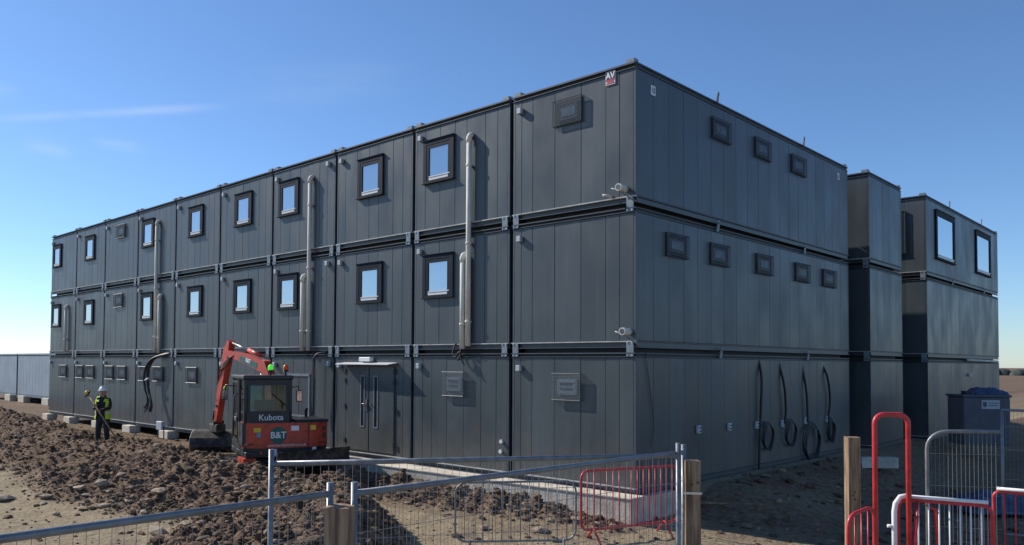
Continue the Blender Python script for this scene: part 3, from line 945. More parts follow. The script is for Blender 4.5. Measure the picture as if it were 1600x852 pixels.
# low grey cabins further off beyond the left end
for k, (xa, xb) in enumerate(((-55.5, -48.6), (-48.4, -41.5))):
    r_ = empty('modular_cabin', (xa, 4.2, 0.05))
    tag(r_, ['hazy grey cabin at the far left edge of the picture', 'hazy grey cabin just beyond the left end of the long block'][k], 'cabin', 'low cabins beyond the left end')
    ww = xb-xa
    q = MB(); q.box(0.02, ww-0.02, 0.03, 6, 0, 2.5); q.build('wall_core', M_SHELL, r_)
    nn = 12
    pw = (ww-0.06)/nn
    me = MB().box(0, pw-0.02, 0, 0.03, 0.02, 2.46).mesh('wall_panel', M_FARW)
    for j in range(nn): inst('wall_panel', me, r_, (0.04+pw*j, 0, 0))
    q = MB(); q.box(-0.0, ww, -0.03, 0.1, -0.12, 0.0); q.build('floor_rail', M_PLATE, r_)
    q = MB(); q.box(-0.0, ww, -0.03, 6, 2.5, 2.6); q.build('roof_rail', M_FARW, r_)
    for j, xx in enumerate((1.2, 5.6)):
        o = inst('bearing_block', pad_me, None, (xa+xx, 4.15, -0.24)); o.scale = (1.7, 1, 1.3)
        tag(o, 'pale bearing block under a distant cabin at the left edge, number %s from the left' % ['one', 'two', 'three', 'four'][k*2+j], 'block', 'bearing blocks under the distant cabins')
# red board beside the left end
q = MB(); q.cbox(0, 1.1, -0.03, 0, 0, 0.95, 0.005); q.mi = 1; q.box(0.3, 1.0, -0.034, -0.03, 0.3, 0.36); q.box(0.3, 1.0, -0.034, -0.03, 0.75, 0.81)
o = q.build('site_sign', [M_RED, M_DECW], loc=(-32.0, 1.0, 1.45)); tag(o, 'red sign board with white lines just past the left end of the block', 'sign')
sg = MB(); sg.tube([(0.1, 0.03, -2.2), (0.1, 0.03, 0.9)], 0.03, 6); sg.tube([(1.0, 0.03, -2.2), (1.0, 0.03, 0.9)], 0.03, 6); sg.build('post', M_PLATE, o)

# ------------------------------------------------------------ sign on the corner cabin
p = px_front(954.5, 121)
q = MB(); q.cbox(-0.14, 0.14, -0.018, 0, -0.16, 0.16, 0.004)
sg = q.build('company_sign', M_RWHITE, loc=(p.x, -0.001, p.z-0.02)); tag(sg, 'small white, navy and red company sign high on the corner cabin', 'sign'); sg.scale = (0.75, 1, 0.8)
q = MB(); q.box(-0.125, 0.125, -0.021, -0.0185, -0.03, 0.145); q.build('navy_panel', M_NAVY, sg)
q = MB(); q.box(-0.125, 0.125, -0.021, -0.0185, -0.075, -0.035); q.box(-0.125, 0.125, -0.021, -0.0185, -0.14, -0.12); q.build('red_band', M_SREDP, sg)
inst('lettering', text_mesh('AV', 0.20, M_DECW, 0.001, 0.006), sg, (0, -0.0225, 0.055), (R(90), 0, 0))
inst('lettering', text_mesh('DANZER', 0.05, M_SREDP, 0.001, 0.001), sg, (0, -0.0225, -0.097), (R(90), 0, 0))

# ------------------------------------------------------------ drain pipes
def drain(u, v0, v1, label, r=0.055, y=-0.085, elbow=True, bx=0.0):
    a = px_front(u, v0, y); b = px_front(u, v1, y)
    xx = (a.x+b.x)/2
    z0, z1 = b.z, a.z
    root = empty('drain_pipe', (xx, y, z0)); tag(root, label, 'drain pipe', 'pale drain pipes on the long front')
    h = z1-z0
    q = MB(); q.tube([(0, 0, 0), (0, 0, h-0.08)], r, 14); q.build('pipe', M_PIPE, root)
    q = MB(); q.tube([(0, 0, h-0.16), (0, 0, h-0.05), (0, 0.03, h), (0, 0.08, h+0.02), (0, -y, h+0.02)], [r*1.18]*5, 14); q.build('elbow', M_PIPE, root)
    z = 0.5
    while z < h-0.6:
        q = MB(); q.tube([(0, 0, z), (0, 0, z+0.05)], r*1.25, 12); q.box(-0.02, 0.02, 0, -y, z, z+0.05); q.build('clip', M_PIPE, root)
        z += 1.7
    return root
drain(732, 212, 541, 'longest pale drain pipe, right of the window nearest the corner in the top row', 0.055)
drain(722.5, 399, 545, 'short pale drain pipe left of the longest one, starting beside a middle-row window', 0.055)
drain(483, 278, 548, 'long pale drain pipe above the digger with a shining elbow, starting at the top row')
drain(472, 432, 548, 'short pale drain pipe above the digger, starting at the middle row')
drain(243.5, 347, 550, 'long pale drain pipe in the fourth column above the cable bundle')
drain(248.5, 462, 552, 'short pale drain pipe right of the longer one in the fourth column')
drain(102, 479, 550, 'pale drain pipe beside the leftmost middle-row window')

# overflow stubs at the near corner
for (u, v, lb) in ((968, 293, 'pale round overflow pipe stub at the near corner under the top row'), (974, 518, 'pale round overflow pipe stub at the near corner under the middle row')):
    p = px_front(u, v, -0.22)
    r_ = empty('overflow_stub', (p.x, 0, p.z)); tag(r_, lb, 'pipe', 'overflow stubs at the near corner')
    q = MB(); q.tube([(0, 0, 0), (0, -0.24, 0)], 0.055, 14); q.build('pipe', M_PIPE, r_)
    q = MB(); q.tube([(0, -0.17, 0), (0, -0.27, 0)], 0.068, 14)
    q.mi = 1; q.tube([(0, -0.2701, 0), (0, -0.273, 0)], 0.050, 14); q.build('collar', [M_PIPE, M_TANK], r_)
    q = MB(); q.tube([(0.22, -0.03, -0.26), (-0.02, -0.20, -0.05), (-0.16, -0.24, 0.0)], 0.016, 6); q.build('bracket', M_GALV, r_)
p = px_front(950, 306, -0.12)
q = MB(); q.tube([(0, 0.14, 0), (0, -0.02, 0), (-0.08, -0.06, 0.01)], 0.022, 8)
tag(q.build('spout', M_PIPE, loc=tuple(p)), 'short thin pipe spout under the top row near the corner stub', 'pipe')

# ------------------------------------------------------------ cables
def curve3(pts, n=6):
    pts = [Vector(p) for p in pts]
    P = [pts[0]]+pts+[pts[-1]]
    out = []
    for i in range(len(pts)-1):
        a, b, c, d = P[i:i+4]
        for k in range(n):
            t = k/n
            out.append(0.5*((2*b)+(c-a)*t+(2*a-5*b+4*c-d)*t*t+(3*b-a-3*c+d)*t**3))
    out.append(pts[-1])
    return out
def side_cable(pix, coil, label, r=0.028, coilr=(0.26, 0.45)):
    root = empty('hanging_cable', (0, 0, 0)); tag(root, label, 'cable', 'black cables hanging on the shaded long side')
    pts = [px_side(u, v, 0.06 if k else -0.04) for k, (u, v) in enumerate(pix)]
    q = MB(); q.tube(curve3(pts), r, 7); q.build('cable', M_BLACK, root)
    if coil:
        u, v, rx, rz, nl = coil
        c = px_side(u, v, 0.07)
        q = MB()
        for j in range(nl):
            pp = []
            for k in range(26):
                a = 2*math.pi*k/26
                jr = 1+random.uniform(-0.03, 0.03)-0.03*j
                pp.append((0.05+0.018*j+0.01*math.sin(a*3), c.y+rx*jr*math.cos(a)+0.015*j, c.z+rz*jr*math.sin(a)-0.03*j))
            q.tube(pp, 0.014, 5, closed=True)
        q.build('coil', M_BLACK, root)
side_cable([(1184, 558), (1190, 590), (1189, 640), (1187, 690), (1186, 740)], (1200, 680, 0.27, 0.30, 3), 'black cable on the shaded side reaching right down to the ground, with a small coil')
side_cable([(1215, 562), (1225, 600), (1228, 640), (1226, 662)], (1236, 675, 0.29, 0.30, 3), 'black cable with a small tight coil, second from the left on the shaded side')
side_cable([(1252, 567), (1260, 610), (1262, 660)], (1268, 688, 0.50, 0.46, 4), 'black cable with the largest loose coil on the shaded side')
side_cable([(1284, 569), (1293, 590), (1297, 625), (1294, 655)], (1298, 670, 0.20, 0.30, 4), 'rightmost black cable on the shaded side, with a long narrow coil', coilr=(0.2, 0.3))
q = MB(); q.tube(curve3([px_side(1008, 552, 0.02), px_side(1016, 610, 0.02), px_side(1021, 660, 0.02), px_side(1017, 700, 0.03)]), 0.006, 5)
tag(q.build('thin_wire', M_BLACK), 'thin black wire hanging on the shaded side just past the near corner', 'wire')
root = empty('cable_bundle', (px_front(245).x, -0.1, 0)); tag(root, 'thick bundle of black cables hanging below the fourth column of cabins', 'cable')
rx_, = (root.location.x,)
for k in range(7):
    dx = random.uniform(-0.10, 0.10); dy = random.uniform(-0.05, 0.05); e = random.uniform(-0.12, 0.1)
    q = MB(); pts = [(px_front(262+k, 552).x-rx_, 0.08, 2.50), (px_front(248, 560).x-rx_+dx*0.3, -0.12+dy, 2.28), (px_front(239, 580).x-rx_+dx, -0.15+dy, 1.8), (px_front(241, 600).x-rx_+dx, -0.17+dy, 1.25), (px_front(247, 622).x-rx_+dx, -0.2+dy, 0.8+e), (px_front(243, 632).x-rx_+dx*2, -0.2+dy, 0.55+e)]
    q.tube(curve3(pts), 0.03, 6); q.build('cable', M_BLACK, root)
q = MB(); cx = px_front(241, 588).x-rx_; q.tube([(cx-0.12, -0.17, 1.55), (cx+0.16, -0.17, 1.62)], 0.035, 8); q.build('tie', M_WHITE, root)
root = empty('cable_bundle', (px_front(506).x, -0.08, 0)); tag(root, 'dark cable loop hanging to the left of the double doors', 'cable'); rx_ = root.location.x
for k in range(4):
    q = MB(); pts = [(px_front(509+k, 550).x-rx_, 0.06, 2.48), (px_front(503, 553).x-rx_, -0.1, 2.42), (px_front(498.5, 565).x-rx_+0.02*k, -0.12, 2.15), (px_front(497.5, 590).x-rx_+0.025*k, -0.12, 1.55), (px_front(497, 606).x-rx_+0.01*k, -0.1, 1.15-0.1*k)]
    q.tube(curve3(pts), 0.022, 6); q.build('cable', M_BLACK, root)
root = empty('cable_tangle', (px_front(722, 555).x, -0.05, 2.4)); tag(root, 'small tangle of black cable below the two longest drain pipes', 'cable')
q = MB(); q.tube(curve3([(-0.15, 0, 0.25), (-0.18, -0.06, 0.05), (-0.08, -0.08, -0.05), (0.04, -0.08, 0.06), (0.12, -0.09, -0.12), (0.2, -0.09, -0.22)]), 0.018, 6)
q.tube(curve3([(0.0, 0, 0.2), (0.06, -0.07, 0.0), (0.0, -0.09, -0.12), (0.1, -0.06, -0.05)]), 0.016, 6); q.build('cable', M_BLACK, root)
root = empty('floodlight', (px_front(271.5, 662).x, -0.45, -0.35)); tag(root, 'small pale floodlight on the ground under the fourth gap of the cabins', 'floodlight')
q = MB(); q.cbox(-0.2, 0.2, -0.08, 0.05, 0.28, 0.56, 0.02); q.build('lamp_head', M_BOXP, root)
q = MB(); q.tube([(-0.22, 0, 0.4), (-0.22, 0, 0), (0.22, 0, 0), (0.22, 0, 0.4)], 0.02, 6); q.build('stand', M_BLKP, root)

# ------------------------------------------------------------ temporary fences
def heras(A, B, label, wires=True, name='fence_panel', height=2.0, round_=False, group='galvanised fence panels', rightpost=True, pitch=0.062, tube_up=0.0, m=M_GALV, bot=0.12):
    """A, B: 3D points of the ends of the top rail"""
    A, B = Vector(A), Vector(B)
    d = B-A; ln = math.hypot(d.x, d.y); dz = d.z
    root = empty(name, (A.x, A.y, A.z-height), math.atan2(d.y, d.x)); tag(root, label, 'fence', group)
    zt = lambda x: height+dz*x/ln
    r = 0.021
    if round_:
        q = MB(); pts = [(0, 0, 0), (0, 0, height-0.2)]+[(0.2-0.2*math.cos(R(a)), 0, height-0.2+0.2*math.sin(R(a))) for a in (15, 30, 45, 60, 75, 90)]+[(ln, 0, zt(ln))]
        q.tube(pts, r, 10); q.build('frame_tube', m, root)
    else:
        q = MB(); q.tube([(0, 0, height), (ln, 0, zt(ln))], r, 10); q.build('top_rail', m, root)
        q = MB(); q.tube([(0, 0, 0), (0, 0, height+tube_up)], r*1.05, 10); q.build('end_post', m, root)
    if rightpost:
        q = MB(); q.tube([(ln, 0, dz), (ln, 0, zt(ln)+tube_up)], r*1.05, 10); q.build('end_post', m, root)
    q = MB(); q.tube([(0, 0, bot), (ln, 0, bot+dz)], r*0.9, 8); q.build('bottom_rail', m, root)
    if wires:
        q = MB(); n = int(ln/pitch)
        rw = random.Random(int(ln*1000)+int(A.x*10))
        for i in range(1, n):
            x = ln*i/n
            top = zt(x) if (not round_ or x > 0.2) else height-0.2+math.sqrt(max(0, 0.04-(0.2-x)**2))
            w1 = rw.uniform(-0.004, 0.004)
            q.tube([(x, 0, bot+dz*x/ln), (x+w1, 0.004, top*0.5), (x, 0, top)], 0.0019, 3, caps=False)
        for zz in (0.45, 0.95, 1.4, 1.75):
            q.tube([(0, 0, zz), (ln, 0, zz+dz)], 0.0025, 3, caps=False)
        o = q.build('wire_mesh', M_WIRE, root); o['kind'] = 'stuff'
    return root
P1 = Vector((3.80, -9.46, 1.42)); P2 = Vector((4.22, -5.97, 1.44))
heras((3.84, -9.40, 1.40), (4.215, -5.995, 1.435), 'galvanised mesh fence panel between the near wooden post and the middle wooden post', tube_up=0.07)
dirB = (Vector((3.86, -11.40, 1.42))-Vector((3.75, -9.50, 1.40))).normalized()
heras(Vector((3.75, -9.52, 1.40))+dirB*3.5, (3.75, -9.52, 1.40), 'galvanised mesh fence panel running off to the left from the near wooden post', tube_up=0.07)
heras((2.49, -9.14, 1.435), (4.22, -6.10, 1.415), 'galvanised mesh fence panel standing behind the front one, starting at the tall end tube', tube_up=0.11)
def wood_post(x, y, zt, w, d_, rz, label):
    root = empty('timber_post', (x, y, -0.75), rz); tag(root, label, 'post', 'square timber posts')
    h = zt+0.75
    bm = bmesh.new()
    q = MB()
    rows = 14
    rnd = random.Random(int(x*100))
    vs = []
    for j in range(rows+1):
        z = h*j/rows
        for (sx, sy) in ((-1, -1), (-0.0, -1.0), (1, -1), (1, 1), (-1, 1)):
            vs.append((sx*w/2+rnd.uniform(-0.002, 0.002), sy*d_/2+rnd.uniform(-0.002, 0.002), z+(rnd.uniform(-0.006, 0.004) if j == rows else 0)))
    fs = []
    for j in range(rows):
        for k in range(5):
            fs.append((j*5+k, j*5+(k+1) % 5, (j+1)*5+(k+1) % 5, (j+1)*5+k))
    fs.append([rows*5+k for k in range(5)])
    q.add(vs, fs); q.build('post_timber', M_WOOD, root)
    kn = MB()
    for _ in range(3):
        kn.sphere((rnd.uniform(-0.3, 0.3)*w, -d_/2, h-rnd.uniform(0.15, 0.8)), 0.012, 8, 4)
    kn.build('knot', mat('knot_wood', (0.10, 0.065, 0.04), 0.9) if 'knot_wood' not in MATS else MATS['knot_wood'], root)
    return root
bm0 = None
wood_post(3.83, -9.50, 1.333, 0.15, 0.15, R(32), 'near square timber post in the bottom left half, between two fence panels')
wp = wood_post(4.285, -5.975, 1.37, 0.125, 0.14, R(38), 'middle square timber post holding the right end of the mesh fence')
wood_post(4.11, -1.41, 1.29, 0.15, 0.14, R(40), 'slim square timber post standing alone beside the tall red hoop')
q = MB(); q.box(-0.085, 0.07, -0.079, -0.0715, 1.83, 1.85)
q.build('steel_strap', M_BOLT, wp)

# ------------------------------------------------------------ crowd barriers
def barrier(A, B, label, m=M_RED, h=0.9, nb=14, feet=(0.2, 0.8), name='crowd_barrier', barm=None, group=None, topm=None, rad=0.13, r=0.021, rr_=True, footh=0.22, barr=0.0085):
    """A, B = top corners; frame with rounded corners and vertical bars"""
    A, B = Vector(A), Vector(B)
    d = B-A; ln = math.hypot(d.x, d.y)
    root = empty(name, (A.x, A.y, A.z-h), math.atan2(d.y, d.x)); tag(root, label, 'barrier', group)
    sl_ = d.z/ln
    def c(x, z): return (x, 0, z+sl_*x)
    pts = []
    for (cx, cz, a0) in ((rad, rad, 180), (ln-rad, rad, 270), (ln-rad, h-rad, 0), (rad, h-rad, 90)):
        for a in range(0, 91, 18):
            t = R(a0+a); pts.append(c(cx+rad*math.cos(t), cz+rad*math.sin(t)))
    q = MB(); q.tube(pts, r, 10, closed=True); q.build('frame', m, root)
    if topm:
        q = MB(); q.tube([c(rad*0.4, h+r*1.6), c(ln-rad*0.4, h+r*1.6)], r*1.05, 10); q.build('top_rail', topm, root)
    me = MB().tube([(0, 0, 0), (0, 0, h-0.03)], barr, 6).mesh('bar', barm or m)
    for i in range(1, nb+1):
        x = ln*i/(nb+1)
        inst('bar', me, root, c(x, 0.015))
    for fx in feet:
        x = ln*fx
        q = MB(); q.tube([(x-0.05, -0.26, -footh+sl_*x), (x, 0, sl_*x+0.02), (x+0.05, 0.26, -footh+sl_*x)], r*0.9, 8); q.build('foot', m, root)
    return root
barrier((0.42, -2.24, 0.55), (0.98, -0.27, 0.52), 'red crowd barrier with upright bars in front of the slab corner', h=0.92, nb=15, feet=(0.12, 0.85), group=None)
barrier((-0.47, -4.12, 0.46), (0.78, -2.87, 0.50), 'bare galvanised crowd barrier left of the red one, in front of the slab', m=M_GALV, barm=M_GALV, h=0.86, nb=12, feet=(0.9, 0.12), rad=0.16, r=0.016, barr=0.006)
# red and white barriers at the right
def oriented(A, B, **k): return barrier(A, B, **k)
barrier((4.995, -2.66, 0.74), (5.80, -2.25, 0.715), 'red barrier with white top rail and white left end, in front of the mesh panel', m=M_RED, topm=M_RWHITE, barm=M_RWHITE, h=1.0, nb=8, feet=(0.5,), rad=0.10)
q = MB(); q.tube([(4.97, -2.70, -0.4), (4.97, -2.70, 0.60), (4.98, -2.69, 0.69), (5.02, -2.66, 0.765), (5.10, -2.62, 0.785)], 0.028, 10)
for z in (0.14, 0.44): q.tube([(4.97, -2.70, z), (4.91, -2.74, z)], 0.018, 8)
tag(q.build('barrier_end_tube', M_RWHITE), 'white bent tube with two hooks at the left end of the barrier', 'barrier')
barrier((5.49, -0.56, 0.66), (6.35, -0.30, 0.64), 'red barrier with white top rail at the right edge of the picture', m=M_RED, topm=M_RWHITE, barm=M_RED, h=1.0, nb=7, feet=(0.5,), rad=0.08)
# tall red hoop with the low red gate leaf left of it
hl, hr = Vector((4.85, -2.94, 0)), Vector((5.11, -2.68, 0))
root = empty('hoop_gate', (hl.x, hl.y, -0.72), math.atan2(hr.y-hl.y, hr.x-hl.x)); ln = (hr-hl).length
tag(root, 'tall narrow red tubular hoop rising above the red barriers', 'barrier')
H = 1.68+0.72
pts = [(0, 0, 0), (0, 0, H-0.10)]+[(0.1-0.1*math.cos(R(a)), 0, H-0.1+0.1*math.sin(R(a))) for a in (18, 36, 54, 72, 90)]+[(ln-0.1+0.1*math.sin(R(a)), 0, H-0.1+0.1*math.cos(R(a))) for a in (0, 18, 36, 54, 72, 90)]+[(ln, 0, 0)]
q = MB(); q.tube(pts, 0.027, 12); q.build('hoop', M_RED, root)
q = MB(); q.tube([(ln+0.05, -0.02, 0.9), (ln+0.08, -0.02, 1.45), (ln+0.30, 0.02, 1.36), (ln+0.38, 0.05, 0.4)], 0.018, 8); q.tube([(ln, 0, 0.3), (ln+0.07, -0.03, 1.3)], 0.02, 8); q.build('side_brace', M_RED, root)
barrier((4.70, -3.34, 0.60), (4.845, -2.96, 0.68), 'low red barrier leaf with rounded corner joined to the left of the tall red hoop', m=M_RED, h=1.0, nb=3, feet=(0.5,), rad=0.12)
# mesh panels on the right
heras((5.24, -2.47, 1.50), (5.87, -2.20, 1.515), 'mesh fence panel with a rounded corner behind the red and white barrier', round_=True, rightpost=False, pitch=0.040)
heras((5.10, 2.10, 1.56), (7.9, 3.3, 1.50), 'mesh fence panel at the right edge, further back beside the tank', pitch=0.05)

# ------------------------------------------------------------ tank, blue sheet and odd bits on the right
p0 = Vector((1.30, 15.0, 0)); 
root = empty('storage_tank', (1.80, 14.95, -0.1), R(38)); tag(root, 'dark grey box tank with a pale label beside the rightmost stack', 'tank')
q = MB(); q.cbox(0, 1.30, 0, 0.95, 0.0, 1.42, 0.05); q.build('tank_body', M_TANK, root)
q = MB(); q.cbox(-0.03, 1.33, -0.03, 0.98, 1.42, 1.49, 0.02); q.build('tank_lid', M_TANK, root)
q = MB(); q.box(0.50, 1.00, -0.012, -0.001, 1.08, 1.34)
lb = q.build('label_plate', M_BOXP, root)
q = MB(); q.box(0.54, 0.64, -0.015, -0.0125, 1.14, 1.28); q.box(0.68, 0.96, -0.015, -0.0125, 1.24, 1.26); q.box(0.68, 0.92, -0.015, -0.0125, 1.17, 1.19); q.build('print', M_TANK, lb)
q = MB(); q.cyl((0.2, 0.4, 1.48), (0.2, 0.4, 1.60), 0.06, 10); q.build('filler_cap', M_BLACK, root)
def sheet(cx, cy, cz, w, d_, h, rz, label, seed):
    nx_, ny_ = 18, 10
    vs = []; fs = []
    for j in range(ny_+1):
        for i in range(nx_+1):
            u, v = i/nx_*2-1, j/ny_*2-1
            e = max(0, (1-abs(u)**4))*max(0, (1-abs(v)**4))
            n_ = noise.noise(Vector((u*2.4+seed, v*2.2, seed)))
            vs.append((u*w/2*(1+0.08*n_), v*d_/2*(1+0.08*n_), e**0.5*h*(0.75+0.5*n_)))
    for j in range(ny_):
        for i in range(nx_):
            a = j*(nx_+1)+i; fs.append((a, a+1, a+nx_+2, a+nx_+1))
    q = MB(); q.add(vs, fs, smooth=True)
    q.add([(-w/2, -d_/2, -0.005), (w/2, -d_/2, -0.005), (w/2, d_/2, -0.005), (-w/2, d_/2, -0.005)], [(0, 3, 2, 1)])
    o = q.build('tarpaulin', M_BLUE, loc=(cx, cy, cz)); o.rotation_euler = (0, 0, rz)
    tag(o, label, 'tarpaulin')
    return o
tl = Matrix.Rotation(R(38), 3, 'Z') @ Vector((0.85, 0.45, 0))
sheet(1.80+tl.x, 14.95+tl.y, 1.395, 1.0, 0.75, 0.24, R(38), 'crumpled blue tarpaulin lying on top of the grey tank', 3)
p = px_front(1505, 700, 12.8)
sheet(4.1, 6.6, -0.66, 1.3, 0.9, 0.42, R(45), 'blue tarpaulin heaped on the ground behind the rounded mesh panel', 8)
sheet(5.6, 6.9, -0.72, 1.2, 0.8, 0.50, R(40), 'blue tarpaulin heaped on the ground behind the mesh panel at the right edge', 12)
o = inst('kerb_block', MB().cbox(-0.45, 0.45, -0.12, 0.12, -0.12, 0.14, 0.02).mesh('kerb_block', M_CONC), None, (1.35, 8.7, -0.14), (0, 0, R(45)))
tag(o, 'pale concrete block on the shaded ground beside the lone timber post', 'block')
q = MB(); q.cbox(-0.9, 0.9, -0.09, 0.09, 0, 0.04, 0.006)
pz = pix_ground(1112, 788); o = q.build('plank', M_WOOD, loc=(pz.x, pz.y, pz.z+0.01)); o.rotation_euler = (0, 0, R(35)); tag(o, 'short timber plank lying on the shaded ground right of the middle post', 'plank')
# distant hedge line and far shed on the horizon
hg = MB(); rnd = random.Random(5)
for k in range(260):
    hg.sphere((-260+k*2.4, 300+rnd.uniform(-5, 5), rnd.uniform(-1.8, -0.6)), rnd.uniform(2.4, 3.4), 9, 6, 0.95)
tag(hg.build('far_hedgerow', M_HEDGE), 'dark distant hedgerow along the horizon', 'hedge', kind='stuff')
sh = MB(); sh.box(0, 14, 0, 8, -1, 4.5); sh.prism([(0, 4.5), (14, 4.5), (14, 4.8), (7, 6.2), (0, 4.8)], 0, 8)
p = px_front(1572, 600, 230)
tag(sh.build('far_shed', M_RWHITE, loc=(p.x, 230, -9.5)), 'small pale shed far off at the right edge', 'shed')

# ------------------------------------------------------------ mini digger
EX = empty('mini_excavator', (-8.55, -1.92, -0.52))
tag(EX, 'red and black mini excavator working beside the long block with its arm raised', 'excavator')
TR = Matrix.Identity(4)
def track_mesh():
    b = MB(); Lh, r = 0.95, 0.26
    pts = []
    for k in range(13): a = R(-90+180*k/12); pts.append((Lh*0.75+r*math.cos(a), r+r*math.sin(a)))
    for k in range(13): a = R(90+180*k/12); pts.append((-Lh*0.75+r*math.cos(a), r+r*math.sin(a)))
    b.prism(pts, -0.18, 0.18)
    # grousers
    m = len(pts); per = []
    for i in range(m):
        a, c = Vector(pts[i]), Vector(pts[(i+1) % m]); s = (c-a).length; k = max(1, int(s/0.075))
        for j in range(k): per.append((a+(c-a)*(j/k), (c-a).normalized()))
    for p_, t_ in per:
        n_ = Vector((t_.y, -t_.x))
        q0, q1 = p_-t_*0.015, p_+t_*0.015
        vs = []
        for yy in (-0.185, 0.185):
            for w_ in (q0, q1, q1+n_*0.025, q0+n_*0.025): vs.append((w_.x, yy, w_.y))
        b.add(vs, [(0, 1, 2, 3), (7, 6, 5, 4), (0, 4, 5, 1), (1, 5, 6, 2), (2, 6, 7, 3), (3, 7, 4, 0)])
    return b.mesh('track', M_MUDST)
tm = track_mesh()
inst('track', tm, EX, (0, -0.76, 0)); inst('track', tm, EX, (0, 0.76, 0))
q = MB(); q.cbox(-0.6, 0.6, -0.6, 0.6, 0.20, 0.46, 0.04); q.cyl((0, 0, 0.44), (0, 0, 0.60), 0.42, 24); q.build('undercarriage', M_MUDST, EX)
q = MB()
prof = [(1.50, 0.42), (1.44, 0.52), (1.43, 0.66), (1.48, 0.78), (1.51, 0.78), (1.47, 0.66), (1.48, 0.52), (1.54, 0.41)]
q.prism(prof, -0.98, 0.98); bl = q.build('dozer_blade', M_MUDST, EX)
q = MB(); q.tube([(0.5, -0.45, 0.3), (1.44, -0.45, 0.58)], 0.06, 6); q.tube([(0.5, 0.45, 0.3), (1.44, 0.45, 0.58)], 0.06, 6); q.build('blade_arm', M_MUDST, bl)
# the turning upper part: local +y is forwards; UP turns it
HEAD = R(160)                      # heading angle of the forward direction
UPM = Matrix.Rotation(HEAD-R(90), 4, 'Z')
def up(o):
    o.matrix_local = UPM @ Matrix.Translation(o.location) @ o.rotation_euler.to_matrix().to_4x4()
    return o
q = MB(); q.cbox(-0.95, 0.95, -0.95, 0.85, 0.58, 0.72, 0.03); up(q.build('deck', M_BLKP, EX))
# counterweight and rear hood, rounded in plan
def rounded_plan(w, y0, y1, bulge, n=14):
    pts = []
    for k in range(n+1):
        t = -1+2*k/n
        pts.append((w*t, y0+bulge*abs(t)**3.2))
    pts += [(w, y1), (-w, y1)]
    return pts
q = MB(); q.prism(rounded_plan(0.96, -1.03, -0.30, 0.30), 0.60, 0.80, axis='z'); up(q.build('counterweight', M_BLKP, EX))
q = MB(); q.prism(rounded_plan(0.97, -1.06, -0.30, 0.30), 0.80, 1.36, axis='z'); hood = up(q.build('rear_hood', M_ORED, EX))
# hood seam, lock, decals, on the slightly bulged rear
rear = lambda x: -1.06+0.30*abs(x/0.97)**3.2
q = MB(); q.box(0.448, 0.462, rear(0.45)-0.004, rear(0.45)+0.02, 0.81, 1.35); up(q.build('hood_seam', M_BLACK, EX))
for (x, z, w_, h_, m_) in ((-0.70, 1.21, 0.16, 0.10, M_DECY), (-0.67, 1.10, 0.09, 0.10, M_DECB), (0.13, 1.24, 0.18, 0.11, M_DECW), (0.56, 1.24, 0.13, 0.11, M_DECY), (-0.33, 0.70, 0.12, 0.16, M_DECW), (0.60, 0.72, 0.10, 0.15, M_DECW)):
    q = MB(); yy = min(rear(x-w_/2), rear(x+w_/2), rear(x))-0.006+(0.03 if z < 0.8 else 0)
    q.box(x-w_/2, x+w_/2, yy, yy+0.03, z-h_/2, z+h_/2); up(q.build('decal', m_, EX))
q = MB()
q.tube([(-0.25, rear(-0.25)-0.010, 1.09), (-0.25, rear(-0.25)+0.02, 1.09)], 0.19, 32); up(q.build('round_logo', M_GREEN, EX))
def utext(s, size, x, z, m_, y, bold=0.0, ang=0.0):
    o = inst('lettering', text_mesh(s, size, m_, 0.001, bold), EX, (x, y, z), (R(90), 0, ang)); up(o); return o
utext('B&T', 0.20, -0.25, 1.09, M_DECW, rear(-0.25)-0.013, 0.004)
utext('www.bandtplanthire.co.uk', 0.082, -0.05, 0.865, M_DECW, -1.068)
for z in (1.20, 1.05):
    q = MB(); q.box(0.74, 0.90, rear(0.86)-0.03, rear(0.9)+0.05, z-0.05, z+0.05); up(q.build('tail_vent', M_BLACK, EX))
# right engine cover
q = MB(); q.prism([(-1.0, 1.36), (-0.95, 1.42), (-0.2, 1.44), (0.55, 1.20), (0.8, 0.95), (0.8, 0.72), (-0.3, 0.72), (-0.3, 1.36)], 0.16, 0.93, axis='x'); up(q.build('engine_cover', M_BLKP, EX))
q = MB(); q.prism([(-0.28, 0.74), (0.82, 0.74), (0.82, 0.95), (0.5, 1.20), (-0.28, 1.30)], 0.935, 0.955, axis='x'); up(q.build('side_cover', M_ORED, EX))
# cab: frame of pillars with panes
cx0, cx1, cy0, cy1, cz0, cz1 = -0.97, 0.12, -0.80, 0.70, 0.72, 2.40
q = MB(); q.cbox(cx0, cx1, cy0, cy1, 0.73, 0.86, 0.02)
for (x, y) in ((cx0, cy0), (cx1-0.08, cy0), (cx0, cy1-0.08), (cx1-0.08, cy1-0.08), (cx0, -0.15)):
    q.cbox(x, x+0.08, y, y+0.08, 0.80, 2.34, 0.015)
q.box(cx0+0.02, cx1-0.02, cy0, cy0+0.04, 1.34, 1.62)
q.box(cx0+0.06, cx1-0.06, cy0+0.002, cy0+0.05, 2.20, 2.34)
q.box(cx0+0.08, cx0+0.14, cy0+0.004, cy0+0.05, 1.6, 2.3); q.box(cx1-0.14, cx1-0.08, cy0+0.004, cy0+0.05, 1.6, 2.3)
cabf = up(q.build('cab_frame', M_BLKP, EX))
q = MB(); q.cbox(cx0-0.03, cx1+0.02, cy0-0.04, cy1+0.08, 2.33, 2.43, 0.035); up(q.build('cab_roof', M_BLKP, EX))
def pane(x0, x1, y0, y1, z0, z1, nm='pane'):
    q = MB(); q.box(x0, x1, y0, y1, z0, z1); return up(q.build(nm, M_CABG, EX))
pane(cx0+0.12, cx1-0.12, cy0+0.022, cy0+0.030, 1.62, 2.20, 'rear_window')
